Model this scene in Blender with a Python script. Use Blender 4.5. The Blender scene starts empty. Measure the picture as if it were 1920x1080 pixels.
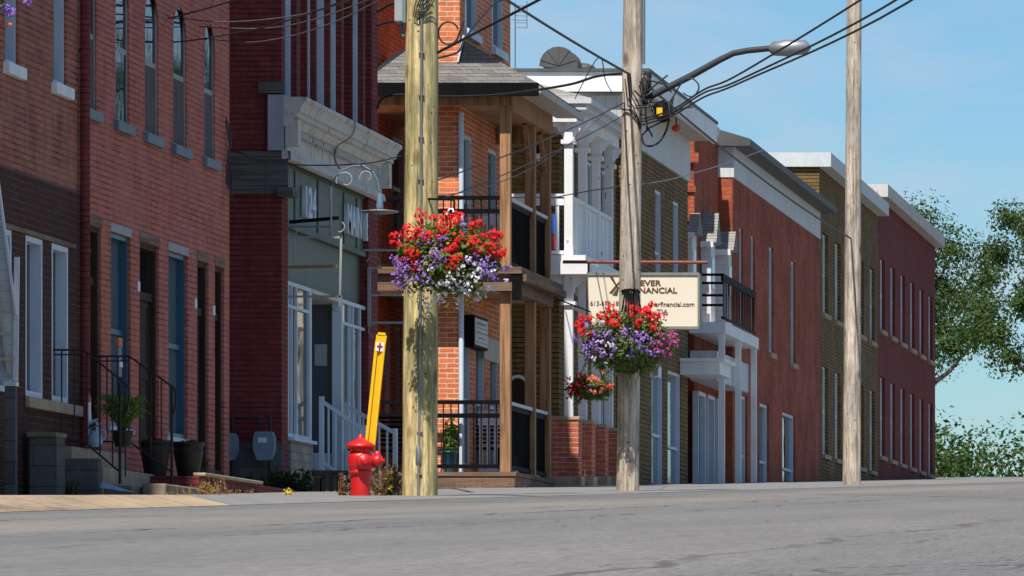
import bpy, math, random
from mathutils import Vector, Matrix
C = bpy.context.scene.collection
R = math.radians
rnd = random.Random(7)
# ---------------------------------------------------------------- camera model
F, U0, V0 = 11500.0, 2625.0, 1227.0          # focal length and principal point in 1920 px units
def XU(u, Y): return (u-U0)*Y/F
def ZV(v, Y): return (V0-v)*Y/F
def YX(u, X): return F*X/(u-U0)
def P(u, v, Y): return Vector((XU(u, Y), Y, ZV(v, Y)))
# ---------------------------------------------------------------- mesh builder
class MB:
    def __init__(s): s.v=[]; s.f=[]; s.sm=[]
    def add(s, vs, fs, smooth=False):
        n=len(s.v); s.v+= [tuple(p) for p in vs]
        for f in fs: s.f.append(tuple(i+n for i in f)); s.sm.append(smooth)
        return s
    def quad(s, a,b,c,d): return s.add([a,b,c,d],[(0,1,2,3)])
    def box(s, x0,x1,y0,y1,z0,z1):
        x0,x1=min(x0,x1),max(x0,x1); y0,y1=min(y0,y1),max(y0,y1); z0,z1=min(z0,z1),max(z0,z1)
        vs=[(x,y,z) for z in (z0,z1) for y in (y0,y1) for x in (x0,x1)]
        return s.add(vs,[(0,2,3,1),(4,5,7,6),(0,1,5,4),(2,6,7,3),(0,4,6,2),(1,3,7,5)])
    def bar(s, a,b,w,h):
        a=Vector(a); b=Vector(b); d=(b-a).normalized()
        up=Vector((0,0,1)) if abs(d.z)<.95 else Vector((0,1,0))
        sx=d.cross(up).normalized()*w/2; sz=sx.cross(d).normalized()*h/2
        vs=[p+i*sx+j*sz for p in (a,b) for i,j in ((-1,-1),(1,-1),(1,1),(-1,1))]
        return s.add(vs,[(3,2,1,0),(4,5,6,7),(0,1,5,4),(1,2,6,5),(2,3,7,6),(3,0,4,7)])
    def tube(s, pts, r, n=8, caps=True):
        pts=[Vector(p) for p in pts]; rs=r if isinstance(r,(list,tuple)) else [r]*len(pts)
        rings=[]; prev=None
        for i,p in enumerate(pts):
            d=(pts[min(i+1,len(pts)-1)]-pts[max(i-1,0)]).normalized()
            if prev is None:
                ref=Vector((0,0,1)) if abs(d.z)<.9 else Vector((0,1,0))
                a=d.cross(ref).normalized()
            else:
                a=(prev-d*prev.dot(d)).normalized()
            prev=a; b=d.cross(a)
            rings.append([p+(a*math.cos(t)+b*math.sin(t))*rs[i] for t in [2*math.pi*k/n for k in range(n)]])
        vs=[p for rg in rings for p in rg]; fs=[]
        for i in range(len(pts)-1):
            for k in range(n): fs.append((i*n+k,i*n+(k+1)%n,(i+1)*n+(k+1)%n,(i+1)*n+k))
        s.add(vs,fs,True)
        if caps:
            s.add(rings[0],[tuple(range(n-1,-1,-1))]); s.add(rings[-1],[tuple(range(n))])
        return s
    def lathe(s, c, prof, n=24, axis=(0,0,1), smooth=True):
        c=Vector(c); d=Vector(axis).normalized()
        ref=Vector((1,0,0)) if abs(d.x)<.9 else Vector((0,1,0))
        a=(ref-d*ref.dot(d)).normalized(); b=d.cross(a)
        vs=[c+d*h+(a*math.cos(2*math.pi*k/n)+b*math.sin(2*math.pi*k/n))*r for r,h in prof for k in range(n)]
        fs=[(i*n+k,i*n+(k+1)%n,(i+1)*n+(k+1)%n,(i+1)*n+k) for i in range(len(prof)-1) for k in range(n)]
        s.add(vs,fs,smooth)
        m=len(prof)-1
        s.add(vs[:n],[tuple(range(n-1,-1,-1))]); s.add(vs[m*n:],[tuple(range(n))])
        return s
    def prism(s, poly, vec):                # poly: 3D points, extruded along vec
        a=[Vector(p) for p in poly]; n=len(a); b=[p+Vector(vec) for p in a]
        s.add(a+b,[tuple(range(n)),tuple(range(2*n-1,n-1,-1))]+[(i,(i+1)%n,n+(i+1)%n,n+i) for i in range(n)])
        return s
    def wall_x(s, X, y0,y1,z0,z1, ops=(), depth=.2):      # facade facing +X with real openings and reveals
        ys=sorted({y0,y1}|{min(max(y,y0),y1) for o in ops for y in o[:2]}); zs=sorted({z0,z1}|{min(max(z,z0),z1) for o in ops for z in o[2:4]})
        for a,b in zip(ys,ys[1:]):
            for c,d in zip(zs,zs[1:]):
                ym,zm=(a+b)/2,(c+d)/2
                if any(o[0]<ym<o[1] and o[2]<zm<o[3] for o in ops): continue
                s.quad((X,a,c),(X,b,c),(X,b,d),(X,a,d))
        for o in ops:
            a,b,c,d=o[:4]; dp=o[4] if len(o)>4 else depth; x=X-dp
            d=min(d,z1); c=max(c,z0)
            s.quad((X,a,c),(X,a,d),(x,a,d),(x,a,c)); s.quad((X,b,d),(X,b,c),(x,b,c),(x,b,d))
            s.quad((X,b,c),(X,a,c),(x,a,c),(x,b,c)); s.quad((X,a,d),(X,b,d),(x,b,d),(x,a,d))
            s.quad((x,a,c),(x,b,c),(x,b,d),(x,a,d))
        return s
    def shell(s, X,y0,y1,z0,z1,depth=9):    # near wall, far wall, back and flat top behind a facade
        x=X-depth
        s.quad((x,y0,z0),(X,y0,z0),(X,y0,z1),(x,y0,z1)); s.quad((X,y1,z0),(x,y1,z0),(x,y1,z1),(X,y1,z1))
        s.quad((x,y1,z0),(x,y0,z0),(x,y0,z1),(x,y1,z1)); s.quad((x,y0,z1),(X,y0,z1),(X,y1,z1),(x,y1,z1))
        return s
    def build(s, name, mat, parent=None, bevel=0):
        me=bpy.data.meshes.new(name); me.from_pydata(s.v,[],s.f)
        me.polygons.foreach_set('use_smooth', s.sm); me.materials.append(mat); me.update()
        o=bpy.data.objects.new(name,me); C.objects.link(o)
        if parent is not None: attach(o,parent)
        if bevel:
            m=o.modifiers.new('b','BEVEL'); m.width=bevel; m.segments=2; m.limit_method='ANGLE'
        return o
def wloc(o):
    v=Vector(o.location)
    return v+wloc(o.parent)*0 if o.parent else v
def attach(o,p):                            # keep the child's mesh in world coordinates
    o.parent=p
    o.matrix_parent_inverse = Matrix.Translation(-Vector(p.location)) if p.parent is None else Matrix.Identity(4)
def tag(o,label=None,cat=None,group=None,kind=None):
    if label: o['label']=label
    if cat: o['category']=cat
    if group: o['group']=group
    if kind: o['kind']=kind
    return o
def thing(name,label,cat,loc,group=None):
    o=bpy.data.objects.new(name,None); C.objects.link(o); o.location=loc; o.empty_display_size=.2
    return tag(o,label,cat,group)
# ---------------------------------------------------------------- materials
def nodes(name):
    m=bpy.data.materials.new(name); m.use_nodes=True; nt=m.node_tree
    return m,nt,nt.nodes['Principled BSDF']
def lk(nt,a,b): nt.links.new(a,b)
def N(nt,t,**k):
    n=nt.nodes.new(t)
    for a,b in k.items(): setattr(n,a,b)
    return n
def objcoord(nt, scale=(1,1,1)):
    tc=N(nt,'ShaderNodeTexCoord'); mp=N(nt,'ShaderNodeMapping'); mp.inputs['Scale'].default_value=scale
    lk(nt,tc.outputs['Object'],mp.inputs[0]); return mp.outputs[0]
def noise(nt,vec,scale,detail=4,rough=.6):
    n=N(nt,'ShaderNodeTexNoise'); n.inputs['Scale'].default_value=scale; n.inputs['Detail'].default_value=detail; n.inputs['Roughness'].default_value=rough
    lk(nt,vec,n.inputs['Vector']); return n.outputs['Fac']
def ramp(nt,fac,stops):
    r=N(nt,'ShaderNodeValToRGB'); e=r.color_ramp.elements
    while len(e)<len(stops): e.new(.5)
    for i,(p,c) in enumerate(stops): e[i].position=p; e[i].color=(*c,1) if len(c)==3 else c
    lk(nt,fac,r.inputs[0]); return r.outputs[0]
def mix(nt,a,b,fac,mode='MIX'):
    m=N(nt,'ShaderNodeMix',data_type='RGBA',blend_type=mode)
    for s,v in ((m.inputs[6],a),(m.inputs[7],b),(m.inputs[0],fac)):
        if isinstance(v,bpy.types.NodeSocket): lk(nt,v,s)
        elif isinstance(v,(int,float)): s.default_value=v
        else: s.default_value=(*v,1)
    return m.outputs[2]
def bump(nt,b,h,strength=.3,dist=.01):
    n=N(nt,'ShaderNodeBump'); n.inputs['Strength'].default_value=strength; n.inputs['Distance'].default_value=dist
    lk(nt,h,n.inputs['Height']); lk(nt,n.outputs[0],b.inputs['Normal'])
def math_(nt,op,a,b):
    n=N(nt,'ShaderNodeMath',operation=op)
    for i,v in enumerate((a,b)):
        if isinstance(v,bpy.types.NodeSocket): lk(nt,v,n.inputs[i])
        else: n.inputs[i].default_value=v
    return n.outputs[0]
def brick(name,c1,c2,mortar,rough=.85,K=2.4,ms=.008,row=.0677,bw=.212,stain=.45,stainc=(.35,.3,.3),wear=None,dust=None):
    m,nt,b=nodes(name)
    tc=N(nt,'ShaderNodeTexCoord'); sp=N(nt,'ShaderNodeSeparateXYZ'); lk(nt,tc.outputs['Object'],sp.inputs[0])
    # head joints narrower than bed joints
    wv=math_(nt,'MULTIPLY',math_(nt,'SUBTRACT',noise(nt,tc.outputs['Object'],7,3),.5),.022)
    cb=N(nt,'ShaderNodeCombineXYZ'); lk(nt,math_(nt,'MULTIPLY',math_(nt,'ADD',math_(nt,'ADD',sp.outputs[0],sp.outputs[1]),wv),K),cb.inputs[0]); lk(nt,math_(nt,'ADD',sp.outputs[2],wv),cb.inputs[1])
    br=N(nt,'ShaderNodeTexBrick'); lk(nt,cb.outputs[0],br.inputs['Vector'])
    br.inputs['Scale'].default_value=1; br.inputs['Mortar Size'].default_value=ms; br.inputs['Mortar Smooth'].default_value=.45
    br.inputs['Brick Width'].default_value=bw*K; br.inputs['Row Height'].default_value=row
    br.inputs['Color1'].default_value=(*c1,1); br.inputs['Color2'].default_value=(*c2,1); br.inputs['Mortar'].default_value=tuple((a+b)/2 for a,b in zip(c1,c2))+(1,)
    mf=math_(nt,'MULTIPLY',br.outputs[1],ramp(nt,noise(nt,tc.outputs['Object'],1.7,5,.7),[(.36,(.35,.35,.35)),(.56,(1,1,1))]))
    bcol=mix(nt,br.outputs[0],mortar,mf)
    n1=noise(nt,tc.outputs['Object'],.9,6,.65); n2=noise(nt,tc.outputs['Object'],9,4,.6)
    st=ramp(nt,n1,[(.42,(1,1,1)),(.75,stainc)])
    col=mix(nt,bcol,st,stain,'MULTIPLY')
    mp=N(nt,'ShaderNodeMapping'); mp.inputs['Scale'].default_value=(5,5,.35); lk(nt,tc.outputs['Object'],mp.inputs[0])
    n3=noise(nt,mp.outputs[0],1.2,5,.6)
    col=mix(nt,col,ramp(nt,n3,[(.45,(1,1,1)),(.7,(.62,.58,.58))]),.5,'MULTIPLY')
    if wear: col=mix(nt,col,wear,ramp(nt,noise(nt,mp.outputs[0],.8,6,.7),[(.6,(0,0,0)),(.68,(.7,.7,.7))]))
    col=mix(nt,col,ramp(nt,n2,[(.3,(.75,.75,.75)),(.7,(1.15,1.15,1.15))]),.6,'MULTIPLY')
    if dust: col=mix(nt,col,dust,ramp(nt,noise(nt,objcoord(nt,(1,1,1.4)),1.3,8,.72),[(.44,(0,0,0)),(.66,(.6,.6,.6))])); col=mix(nt,col,tuple(x*.45 for x in c1),ramp(nt,noise(nt,objcoord(nt,(6,6,.5)),1.5,6,.7),[(.57,(0,0,0)),(.70,(.65,.65,.65))]))
    lk(nt,col,b.inputs['Base Color']); b.inputs['Roughness'].default_value=rough; b.inputs['Specular IOR Level'].default_value=.25
    h=math_(nt,'SUBTRACT',math_(nt,'MULTIPLY',n2,.25),br.outputs[1]); bump(nt,b,h,.6,.008)
    return m
def paint(name,c,c2=None,rough=.55,scale=3,streak=True,bstr=.15,metal=0,lo=.4,hi=.75,spec=.4):
    m,nt,b=nodes(name); v=objcoord(nt,(1,1,.3) if streak else (1,1,1))
    c2=c2 or tuple(x*.72 for x in c)
    fac=noise(nt,v,scale,6,.65); lk(nt,ramp(nt,fac,[(lo,c),(hi,c2)]),b.inputs['Base Color'])
    b.inputs['Roughness'].default_value=rough; b.inputs['Metallic'].default_value=metal; b.inputs['Specular IOR Level'].default_value=spec
    bump(nt,b,noise(nt,objcoord(nt),40,3),bstr,.004)
    return m
def peel(name,c,under,amount=.62):
    m,nt,b=nodes(name); v=objcoord(nt,(1,1,.45))
    fac=noise(nt,v,7,8,.72); lk(nt,mix(nt,mix(nt,c,tuple(x*.8 for x in c),noise(nt,objcoord(nt),1.5)),under,ramp(nt,fac,[(amount,(0,0,0)),(amount+.03,(1,1,1))])),b.inputs['Base Color'])
    b.inputs['Roughness'].default_value=.6; bump(nt,b,fac,.3,.006); return m
def wood(name,c,c2,knots=0,sc=(14,14,.7),rough=.75,dark=(.05,.035,.02),extra=None,fine=False):
    m,nt,b=nodes(name); v=objcoord(nt,sc); g=noise(nt,v,1.3,7,.65)
    col=ramp(nt,g,[(.39,c2),(.5,c),(.61,tuple(min(1,x*1.22) for x in c))])
    big=noise(nt,objcoord(nt,(1,1,.6)),1.6,4); col=mix(nt,col,ramp(nt,big,[(.4,(1,1,1)),(.7,(.72,.74,.68))]),.8,'MULTIPLY')
    if extra: col=mix(nt,col,extra,ramp(nt,noise(nt,objcoord(nt,(3,3,.5)),1.5,5),[(.44,(0,0,0)),(.56,(.8,.8,.8))]))
    if knots:
        vo=N(nt,'ShaderNodeTexVoronoi'); vo.inputs['Scale'].default_value=knots; lk(nt,objcoord(nt,(1,1,.55)),vo.inputs['Vector'])
        col=mix(nt,col,dark,ramp(nt,vo.outputs['Distance'],[(.0,(.85,.85,.85)),(.13,(.5,.5,.5)),(.2,(0,0,0))]))
    ck=noise(nt,objcoord(nt,(26,26,.28)),1.1,6,.7)
    col=mix(nt,col,dark,ramp(nt,ck,[(.59,(0,0,0)),(.68,(.8,.8,.8))]))
    if fine:
        fg=noise(nt,objcoord(nt,(75,75,5)),1,5,.75); col=mix(nt,col,ramp(nt,fg,[(.33,(.5,.48,.45)),(.5,(1,1,1)),(.66,(1.3,1.28,1.22))]),.85,'MULTIPLY')
        sp=noise(nt,objcoord(nt,(5,5,1.6)),1.3,5,.7); col=mix(nt,col,ramp(nt,sp,[(.38,(.58,.58,.55)),(.55,(1.05,1.05,1.05))]),.8,'MULTIPLY')
        nl=N(nt,'ShaderNodeTexVoronoi'); nl.inputs['Scale'].default_value=7; lk(nt,objcoord(nt,(1,1,1)),nl.inputs['Vector'])
        col=mix(nt,col,dark,ramp(nt,nl.outputs['Distance'],[(.07,(1,1,1)),(.1,(0,0,0))]))
    lk(nt,col,b.inputs['Base Color']); b.inputs['Roughness'].default_value=rough; b.inputs['Specular IOR Level'].default_value=.25
    bump(nt,b,g,.45,.012); return m
def shingle(name,c,c2,rot=False):
    m,nt,b=nodes(name); tc=N(nt,'ShaderNodeTexCoord'); sp=N(nt,'ShaderNodeSeparateXYZ'); lk(nt,tc.outputs['Object'],sp.inputs[0])
    cb=N(nt,'ShaderNodeCombineXYZ'); lk(nt,math_(nt,'ADD',sp.outputs[0],sp.outputs[1]),cb.inputs[0]); lk(nt,sp.outputs[2],cb.inputs[1])
    br=N(nt,'ShaderNodeTexBrick'); lk(nt,cb.outputs[0],br.inputs['Vector'])
    for k,x in (('Scale',1),('Mortar Size',.006),('Brick Width',.3),('Row Height',.062)): br.inputs[k].default_value=x
    br.inputs['Color1'].default_value=(*c,1); br.inputs['Color2'].default_value=(*c2,1); br.inputs['Mortar'].default_value=tuple(x*.45 for x in c)+(1,)
    n=noise(nt,tc.outputs['Object'],30,3); col=mix(nt,br.outputs[0],ramp(nt,n,[(.3,(.6,.6,.6)),(.7,(1.2,1.2,1.2))]),.7,'MULTIPLY')
    lk(nt,col,b.inputs['Base Color']); b.inputs['Roughness'].default_value=.95; b.inputs['Specular IOR Level'].default_value=.1
    bump(nt,b,math_(nt,'MULTIPLY',br.outputs[1],-1.),.5,.01); return m
def glass(name,c=(.012,.015,.018),rough=.03,ior=1.6):
    m,nt,b=nodes(name); b.inputs['Base Color'].default_value=(*c,1); b.inputs['Roughness'].default_value=rough; b.inputs['IOR'].default_value=ior
    bump(nt,b,noise(nt,objcoord(nt),1.6,2),.12,.02); return m
def foliage(name,cs,trans=.35,rough=.6,scale=5):
    m,nt,b=nodes(name); f=noise(nt,objcoord(nt),scale,4,.7)
    k=len(cs); col=ramp(nt,f,[(.28+.44*i/max(1,k-1),c) for i,c in enumerate(cs)])
    lk(nt,col,b.inputs['Base Color']); b.inputs['Roughness'].default_value=rough; b.inputs['Specular IOR Level'].default_value=.25
    t=N(nt,'ShaderNodeBsdfTranslucent'); lk(nt,col,t.inputs[0]); ms=N(nt,'ShaderNodeMixShader'); ms.inputs[0].default_value=trans
    out=nt.nodes['Material Output']; lk(nt,b.outputs[0],ms.inputs[1]); lk(nt,t.outputs[0],ms.inputs[2]); lk(nt,ms.outputs[0],out.inputs[0])
    return m
def siding(name,c,pitch=.12,vertical=False):
    m,nt,b=nodes(name); tc=N(nt,'ShaderNodeTexCoord'); sp=N(nt,'ShaderNodeSeparateXYZ'); lk(nt,tc.outputs['Object'],sp.inputs[0])
    co=math_(nt,'ADD',sp.outputs[0],sp.outputs[1]) if vertical else sp.outputs[2]
    fr=math_(nt,'FRACT',math_(nt,'DIVIDE',co,pitch),0)
    col=mix(nt,tuple(x*.6 for x in c),c,ramp(nt,fr,[(.02,(0,0,0)),(.1,(1,1,1))]))
    col=mix(nt,col,ramp(nt,noise(nt,objcoord(nt,(2,2,.4)),1.5,5),[(.4,(1,1,1)),(.75,(.72,.72,.7))]),.7,'MULTIPLY')
    lk(nt,col,b.inputs['Base Color']); b.inputs['Roughness'].default_value=.6; bump(nt,b,fr,.3,.012); return m

M={}
M['brickM']=brick('painted_red_brick',(.58,.178,.13),(.47,.138,.10),(.20,.058,.045),ms=.010,stain=.35,stainc=(.62,.52,.5),wear=(.30,.065,.045),dust=(.50,.20,.15))
M['brickLu']=brick('orange_red_brick',(.47,.16,.095),(.33,.105,.068),(.10,.042,.032),ms=.011,stain=.4,stainc=(.6,.55,.55),wear=(.46,.28,.22),dust=(.42,.20,.13))
M['brickLl']=brick('dark_brown_brick',(.045,.016,.011),(.07,.024,.016),(.17,.085,.06),ms=.006,row=.072,bw=.42,stain=.3)
M['brickS']=brick('maroon_brick',(.24,.05,.046),(.185,.038,.037),(.08,.018,.02),ms=.010,stain=.3)
M['brickO']=brick('orange_brick',(.80,.235,.085),(.58,.155,.06),(.78,.56,.42),K=1.25,stain=.25,stainc=(.75,.65,.6),ms=.011,row=.077,bw=.23)
M['oldband']=wood('weathered_grey_band',(.13,.125,.12),(.08,.076,.072),sc=(.6,.6,18))
M['brickP']=brick('pillar_brick',(.58,.155,.08),(.44,.11,.062),(.62,.42,.32),K=1.25,stain=.25,ms=.010,row=.082,bw=.23)
M['brickY']=brick('yellow_brick',(.27,.165,.058),(.17,.105,.038),(.045,.032,.016),stain=.5,ms=.016,row=.088,bw=.25)
M['brickR']=brick('far_red_brick',(.46,.11,.05),(.33,.08,.042),(.22,.08,.05),stain=.8,stainc=(.3,.2,.18),row=.085)
M['stone']=brick('grey_stone',(.16,.15,.135),(.12,.115,.105),(.07,.065,.06),row=.22,bw=.55,stain=.5)
M['creamstone']=brick('cream_stone',(.42,.38,.31),(.34,.31,.25),(.18,.16,.14),row=.11,bw=.3,stain=.4)
M['white']=paint('white_paint',(.82,.83,.83),(.64,.65,.66))
M['white2']=peel('peeling_white_paint',(.83,.83,.83),(.24,.19,.14),.625)
M['trim']=paint('blue_white_trim',(.60,.68,.76),(.48,.54,.6))
M['cream']=paint('cream_paint',(.62,.55,.42),(.45,.40,.32))
M['corn']=peel('worn_cornice_paint',(.58,.55,.51),(.30,.26,.21),.55)
M['slate']=paint('blue_grey_paint',(.15,.19,.235),(.11,.14,.17))
M['blue']=paint('teal_blue_paint',(.025,.105,.17),(.02,.08,.13),rough=.4)
M['brown']=wood('dark_brown_wood',(.045,.025,.018),(.028,.016,.012))
M['lintel']=wood('weathered_tan_wood',(.22,.14,.09),(.12,.08,.05),sc=(.7,.7,14))
M['green']=siding('sage_green_boards',(.125,.155,.118),.3,True)
M['deck']=wood('brown_stained_wood',(.36,.19,.095),(.22,.11,.055),knots=1.6)
M['deckh']=wood('brown_stained_boards',(.19,.115,.075),(.115,.068,.043),sc=(.9,.9,12))
M['ceil']=wood('tan_ceiling_boards',(.42,.27,.16),(.3,.19,.11),sc=(.8,.8,8))
M['black']=paint('black_metal',(.005,.005,.006),(.009,.009,.01),rough=.6,spec=.06)
M['iron']=paint('wrought_iron',(.02,.014,.013),(.035,.02,.016),rough=.6)
M['rubber']=paint('black_cable_sheath',(.018,.018,.02),(.03,.03,.032),rough=.55,bstr=0)
M['wire']=paint('grey_wire',(.10,.10,.11),(.16,.16,.17),rough=.5,bstr=0)
M['shing']=shingle('grey_shingles',(.20,.19,.175),(.13,.125,.12))
M['shing_shade']=shingle('shaded_grey_shingles',(.03,.034,.042),(.022,.026,.034))  # porch roof shingles again, with the shade on the slope put into the colour
M['shing2']=shingle('olive_shingles',(.34,.33,.30),(.26,.25,.22))
M['glass']=glass('window_glass'); M['glassb']=glass('pale_blind_behind_glass',(.12,.15,.17),.06)
M['glassg']=glass('reflection_toned_entry_glass',(.085,.095,.108),.08); M['screen']=paint('insect_screen',(.115,.098,.098),(.075,.065,.068),rough=.7,spec=.12)  # entry glass base lightened to stand in for reflected light
M['dark']=paint('dark_interior',(.012,.012,.013),(.02,.02,.02))
M['concrete']=paint('concrete',(.44,.33,.23),(.27,.20,.14),rough=.9,scale=4,streak=False,bstr=.5)
M['oldconc']=paint('mossy_concrete',(.24,.19,.14),(.11,.09,.07),rough=.95,scale=5,streak=False,bstr=.5)
M['galv']=paint('galvanised_steel',(.30,.31,.33),(.2,.2,.22),rough=.45,metal=.6)
M['ductm']=paint('weathered_duct_steel',(.10,.097,.097),(.07,.066,.066),rough=.6,metal=.2)
M['meter']=paint('grey_blue_meter_paint',(.22,.29,.36),(.16,.21,.26),rough=.5)
M['pole1']=wood('fresh_pole_wood',(.66,.52,.27),(.34,.27,.12),knots=3.4,sc=(20,20,.8),dark=(.11,.075,.03),extra=(.30,.285,.14),fine=True)
M['pole2']=wood('weathered_pole_wood',(.60,.50,.41),(.31,.25,.2),knots=3.0,sc=(26,26,.5),dark=(.05,.036,.028),extra=(.38,.33,.28),fine=True)
M['red']=peel('hydrant_red_paint',(.60,.012,.014),(.16,.03,.02),.62); M['red'].node_tree.nodes['Principled BSDF'].inputs['Roughness'].default_value=.42
M['yellow']=paint('marker_yellow',(.86,.48,.008),(.78,.42,.008),rough=.4)
M['wht']=paint('plain_white',(.8,.8,.8),(.7,.7,.7),streak=False); M['darkred']=paint('dark_red_ink',(.35,.02,.02))
M['signc']=paint('cream_sign_face',(.76,.68,.54),(.73,.65,.51),rough=.35,bstr=0,scale=1)
M['signink']=paint('brown_ink',(.10,.045,.02),(.1,.045,.02),bstr=0); M['blueink']=paint('blue_ink',(.10,.16,.27),(.1,.16,.27),bstr=0)
M['frameg']=paint('grey_sign_frame',(.23,.22,.20),(.17,.16,.15),rough=.5)
M['rust']=paint('rusty_pipe',(.23,.075,.05),(.15,.05,.035),rough=.7)
M['rustbar']=paint('rust_yellow_bar',(.28,.19,.09),(.2,.11,.05),rough=.8)
M['palebar']=paint('pale_painted_iron',(.32,.345,.345),(.25,.245,.23),rough=.6)
M['leaf']=foliage('basket_leaves',[(.025,.055,.012),(.075,.14,.02),(.16,.22,.04),(.05,.10,.02)],scale=14)
M['leafd']=foliage('dark_weed_leaves',[(.02,.035,.012),(.045,.075,.022),(.06,.085,.03)],scale=9)
M['fern']=foliage('fern_leaves',[(.07,.13,.02),(.16,.24,.045),(.11,.18,.03)],scale=9)
M['petr']=foliage('red_petals',[(.50,.006,.012),(.78,.022,.022),(.62,.010,.015)],scale=20)
M['petp']=foliage('purple_petals',[(.24,.09,.46),(.40,.22,.66),(.30,.13,.55)],scale=20)
M['petw']=foliage('white_petals',[(.72,.68,.72),(.82,.8,.82),(.7,.64,.72)],scale=20)
M['petm']=foliage('magenta_petals',[(.45,.03,.22),(.6,.10,.36),(.4,.06,.3)],scale=20)
M['pets']=foliage('salmon_petals',[(.75,.09,.05),(.8,.22,.15),(.7,.06,.04)],scale=20)
M['pety']=foliage('yellow_petals',[(.7,.55,.06),(.75,.62,.1)],scale=20)
M['bronze']=foliage('bronze_leaves',[(.12,.05,.02),(.2,.09,.03),(.09,.08,.02)],scale=14)
M['straw']=foliage('dry_stalks',[(.30,.17,.06),(.45,.28,.10),(.2,.12,.05)],scale=14)
M['drybrown']=foliage('dry_brown_weeds',[(.16,.09,.04),(.34,.21,.11),(.11,.06,.03)],scale=14)
M['treeleaf']=foliage('tree_leaves',[(.025,.05,.012),(.055,.10,.02),(.085,.13,.03)],scale=1.2)
M['bark']=wood('bark',(.12,.09,.07),(.06,.045,.035))
M['tarp']=paint('pale_blue_tarp',(.30,.42,.50),(.2,.3,.38),streak=False,scale=12)
M['bluec']=paint('pale_blue_glaze',(.32,.46,.58),(.2,.32,.45),rough=.25,streak=False,scale=10)
M['orange']=paint('orange_cloth',(.65,.16,.04),(.5,.1,.03))
M['barrel']=paint('brown_resin',(.018,.013,.010),(.03,.02,.015),rough=.55)
M['sidingw']=siding('white_siding',(.62,.63,.64),.13,True); M['sidingh']=siding('white_clapboard',(.72,.74,.75),.11)
M['sidingg']=siding('grey_siding',(.44,.43,.42),.2,True)
M['fascia']=paint('pale_fascia',(.60,.62,.63),(.46,.47,.47)); M['soffit']=paint('grey_soffit',(.46,.42,.38),(.36,.33,.3))
M['creamwall']=siding('cream_panel',(.50,.45,.37),.1,True)
M['redlamp']=paint('red_orange_glass',(.7,.06,.03),(.55,.04,.02),rough=.2)
M['lampblue']=paint('blue_enamel',(.14,.22,.29),(.10,.16,.22),rough=.3)
M['amber']=paint('yellow_label',(.8,.5,.02),(.7,.42,.02))

# ---------------------------------------------------------------- world, sun, camera
AZ, EL = 6.0, 58.0
w=bpy.data.worlds.new("World"); bpy.context.scene.world=w; w.use_nodes=True; nt=w.node_tree
bg=nt.nodes['Background']; sky=N(nt,'ShaderNodeTexSky'); sky.sky_type='NISHITA'; sky.sun_disc=False
sky.sun_elevation=R(EL); sky.sun_rotation=R(180+AZ); sky.ozone_density=2.2; sky.dust_density=.35; sky.air_density=1.0
tc=N(nt,'ShaderNodeTexCoord'); mp=N(nt,'ShaderNodeMapping'); mp.inputs['Scale'].default_value=(22,22,55); lk(nt,tc.outputs['Generated'],mp.inputs[0])
cl=noise(nt,mp.outputs[0],1.0,8,.58); mask=ramp(nt,cl,[(.43,(0,0,0)),(.72,(.4,.4,.4))])
tint=mix(nt,sky.outputs[0],(.70,1.0,1.22),1.0,'MULTIPLY')
col=mix(nt,tint,(7.2,7.2,8.1),mask)
lk(nt,col,bg.inputs[0]); bg.inputs[1].default_value=.071
sun=bpy.data.lights.new('sun','SUN'); sun.energy=5.0; sun.angle=R(.53); sun.color=(1,.945,.86)
so=bpy.data.objects.new('sun',sun); C.objects.link(so)
d=Vector((math.sin(R(AZ))*math.cos(R(EL)),math.cos(R(AZ))*math.cos(R(EL)),-math.sin(R(EL))))
so.rotation_euler=d.to_track_quat('-Z','Y').to_euler(); so.location=(-30,-30,60)
cd=bpy.data.cameras.new('camera'); cam=bpy.data.objects.new('camera',cd); C.objects.link(cam)
cam.rotation_euler=(R(90),0,0); cd.sensor_width=36; cd.lens=36*F/1920
cd.shift_x=-(U0-960)/1920; cd.shift_y=(V0-540)/1920; cd.clip_start=.5; cd.clip_end=4000
bpy.context.scene.camera=cam
vs=bpy.context.scene.view_settings; vs.view_transform='Standard'; vs.look='None'; vs.exposure=.36; vs.gamma=1

# ---------------------------------------------------------------- ground
def base(Y):
    if Y<13: return .39-.0042*(13-Y)**2/1.0*(1 if Y>-8 else 1)-.03*(13-Y)*0
    if Y<260: return .03*Y
    return 7.8-.006*(Y-260)
def clampb(Y): return max(base(Y),-1.3)
def HS(Y): t=min(1,max(0,(Y-47)/9)); return .185+.079*t
def ZS(Y): return clampb(Y)-HS(Y)
def ZR(Y): return clampb(Y)-.275
ysamp=[-12+2*i for i in range(14)]+[16+2*i for i in range(75)]+[166+12*i for i in range(12)]+[320,420,600,900,1500]
def sheet(name,mat,x0,x1,zf,ys=ysamp,nx=1):
    m=MB(); k=nx+1
    vs=[(x0+(x1-x0)*i/nx,y,zf(y)) for y in ys for i in range(k)]
    m.add(vs,[(j*k+i,j*k+i+1,(j+1)*k+i+1,(j+1)*k+i) for j in range(len(ys)-1) for i in range(nx)],True)
    return tag(m.build(name,mat),kind='structure')
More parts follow.
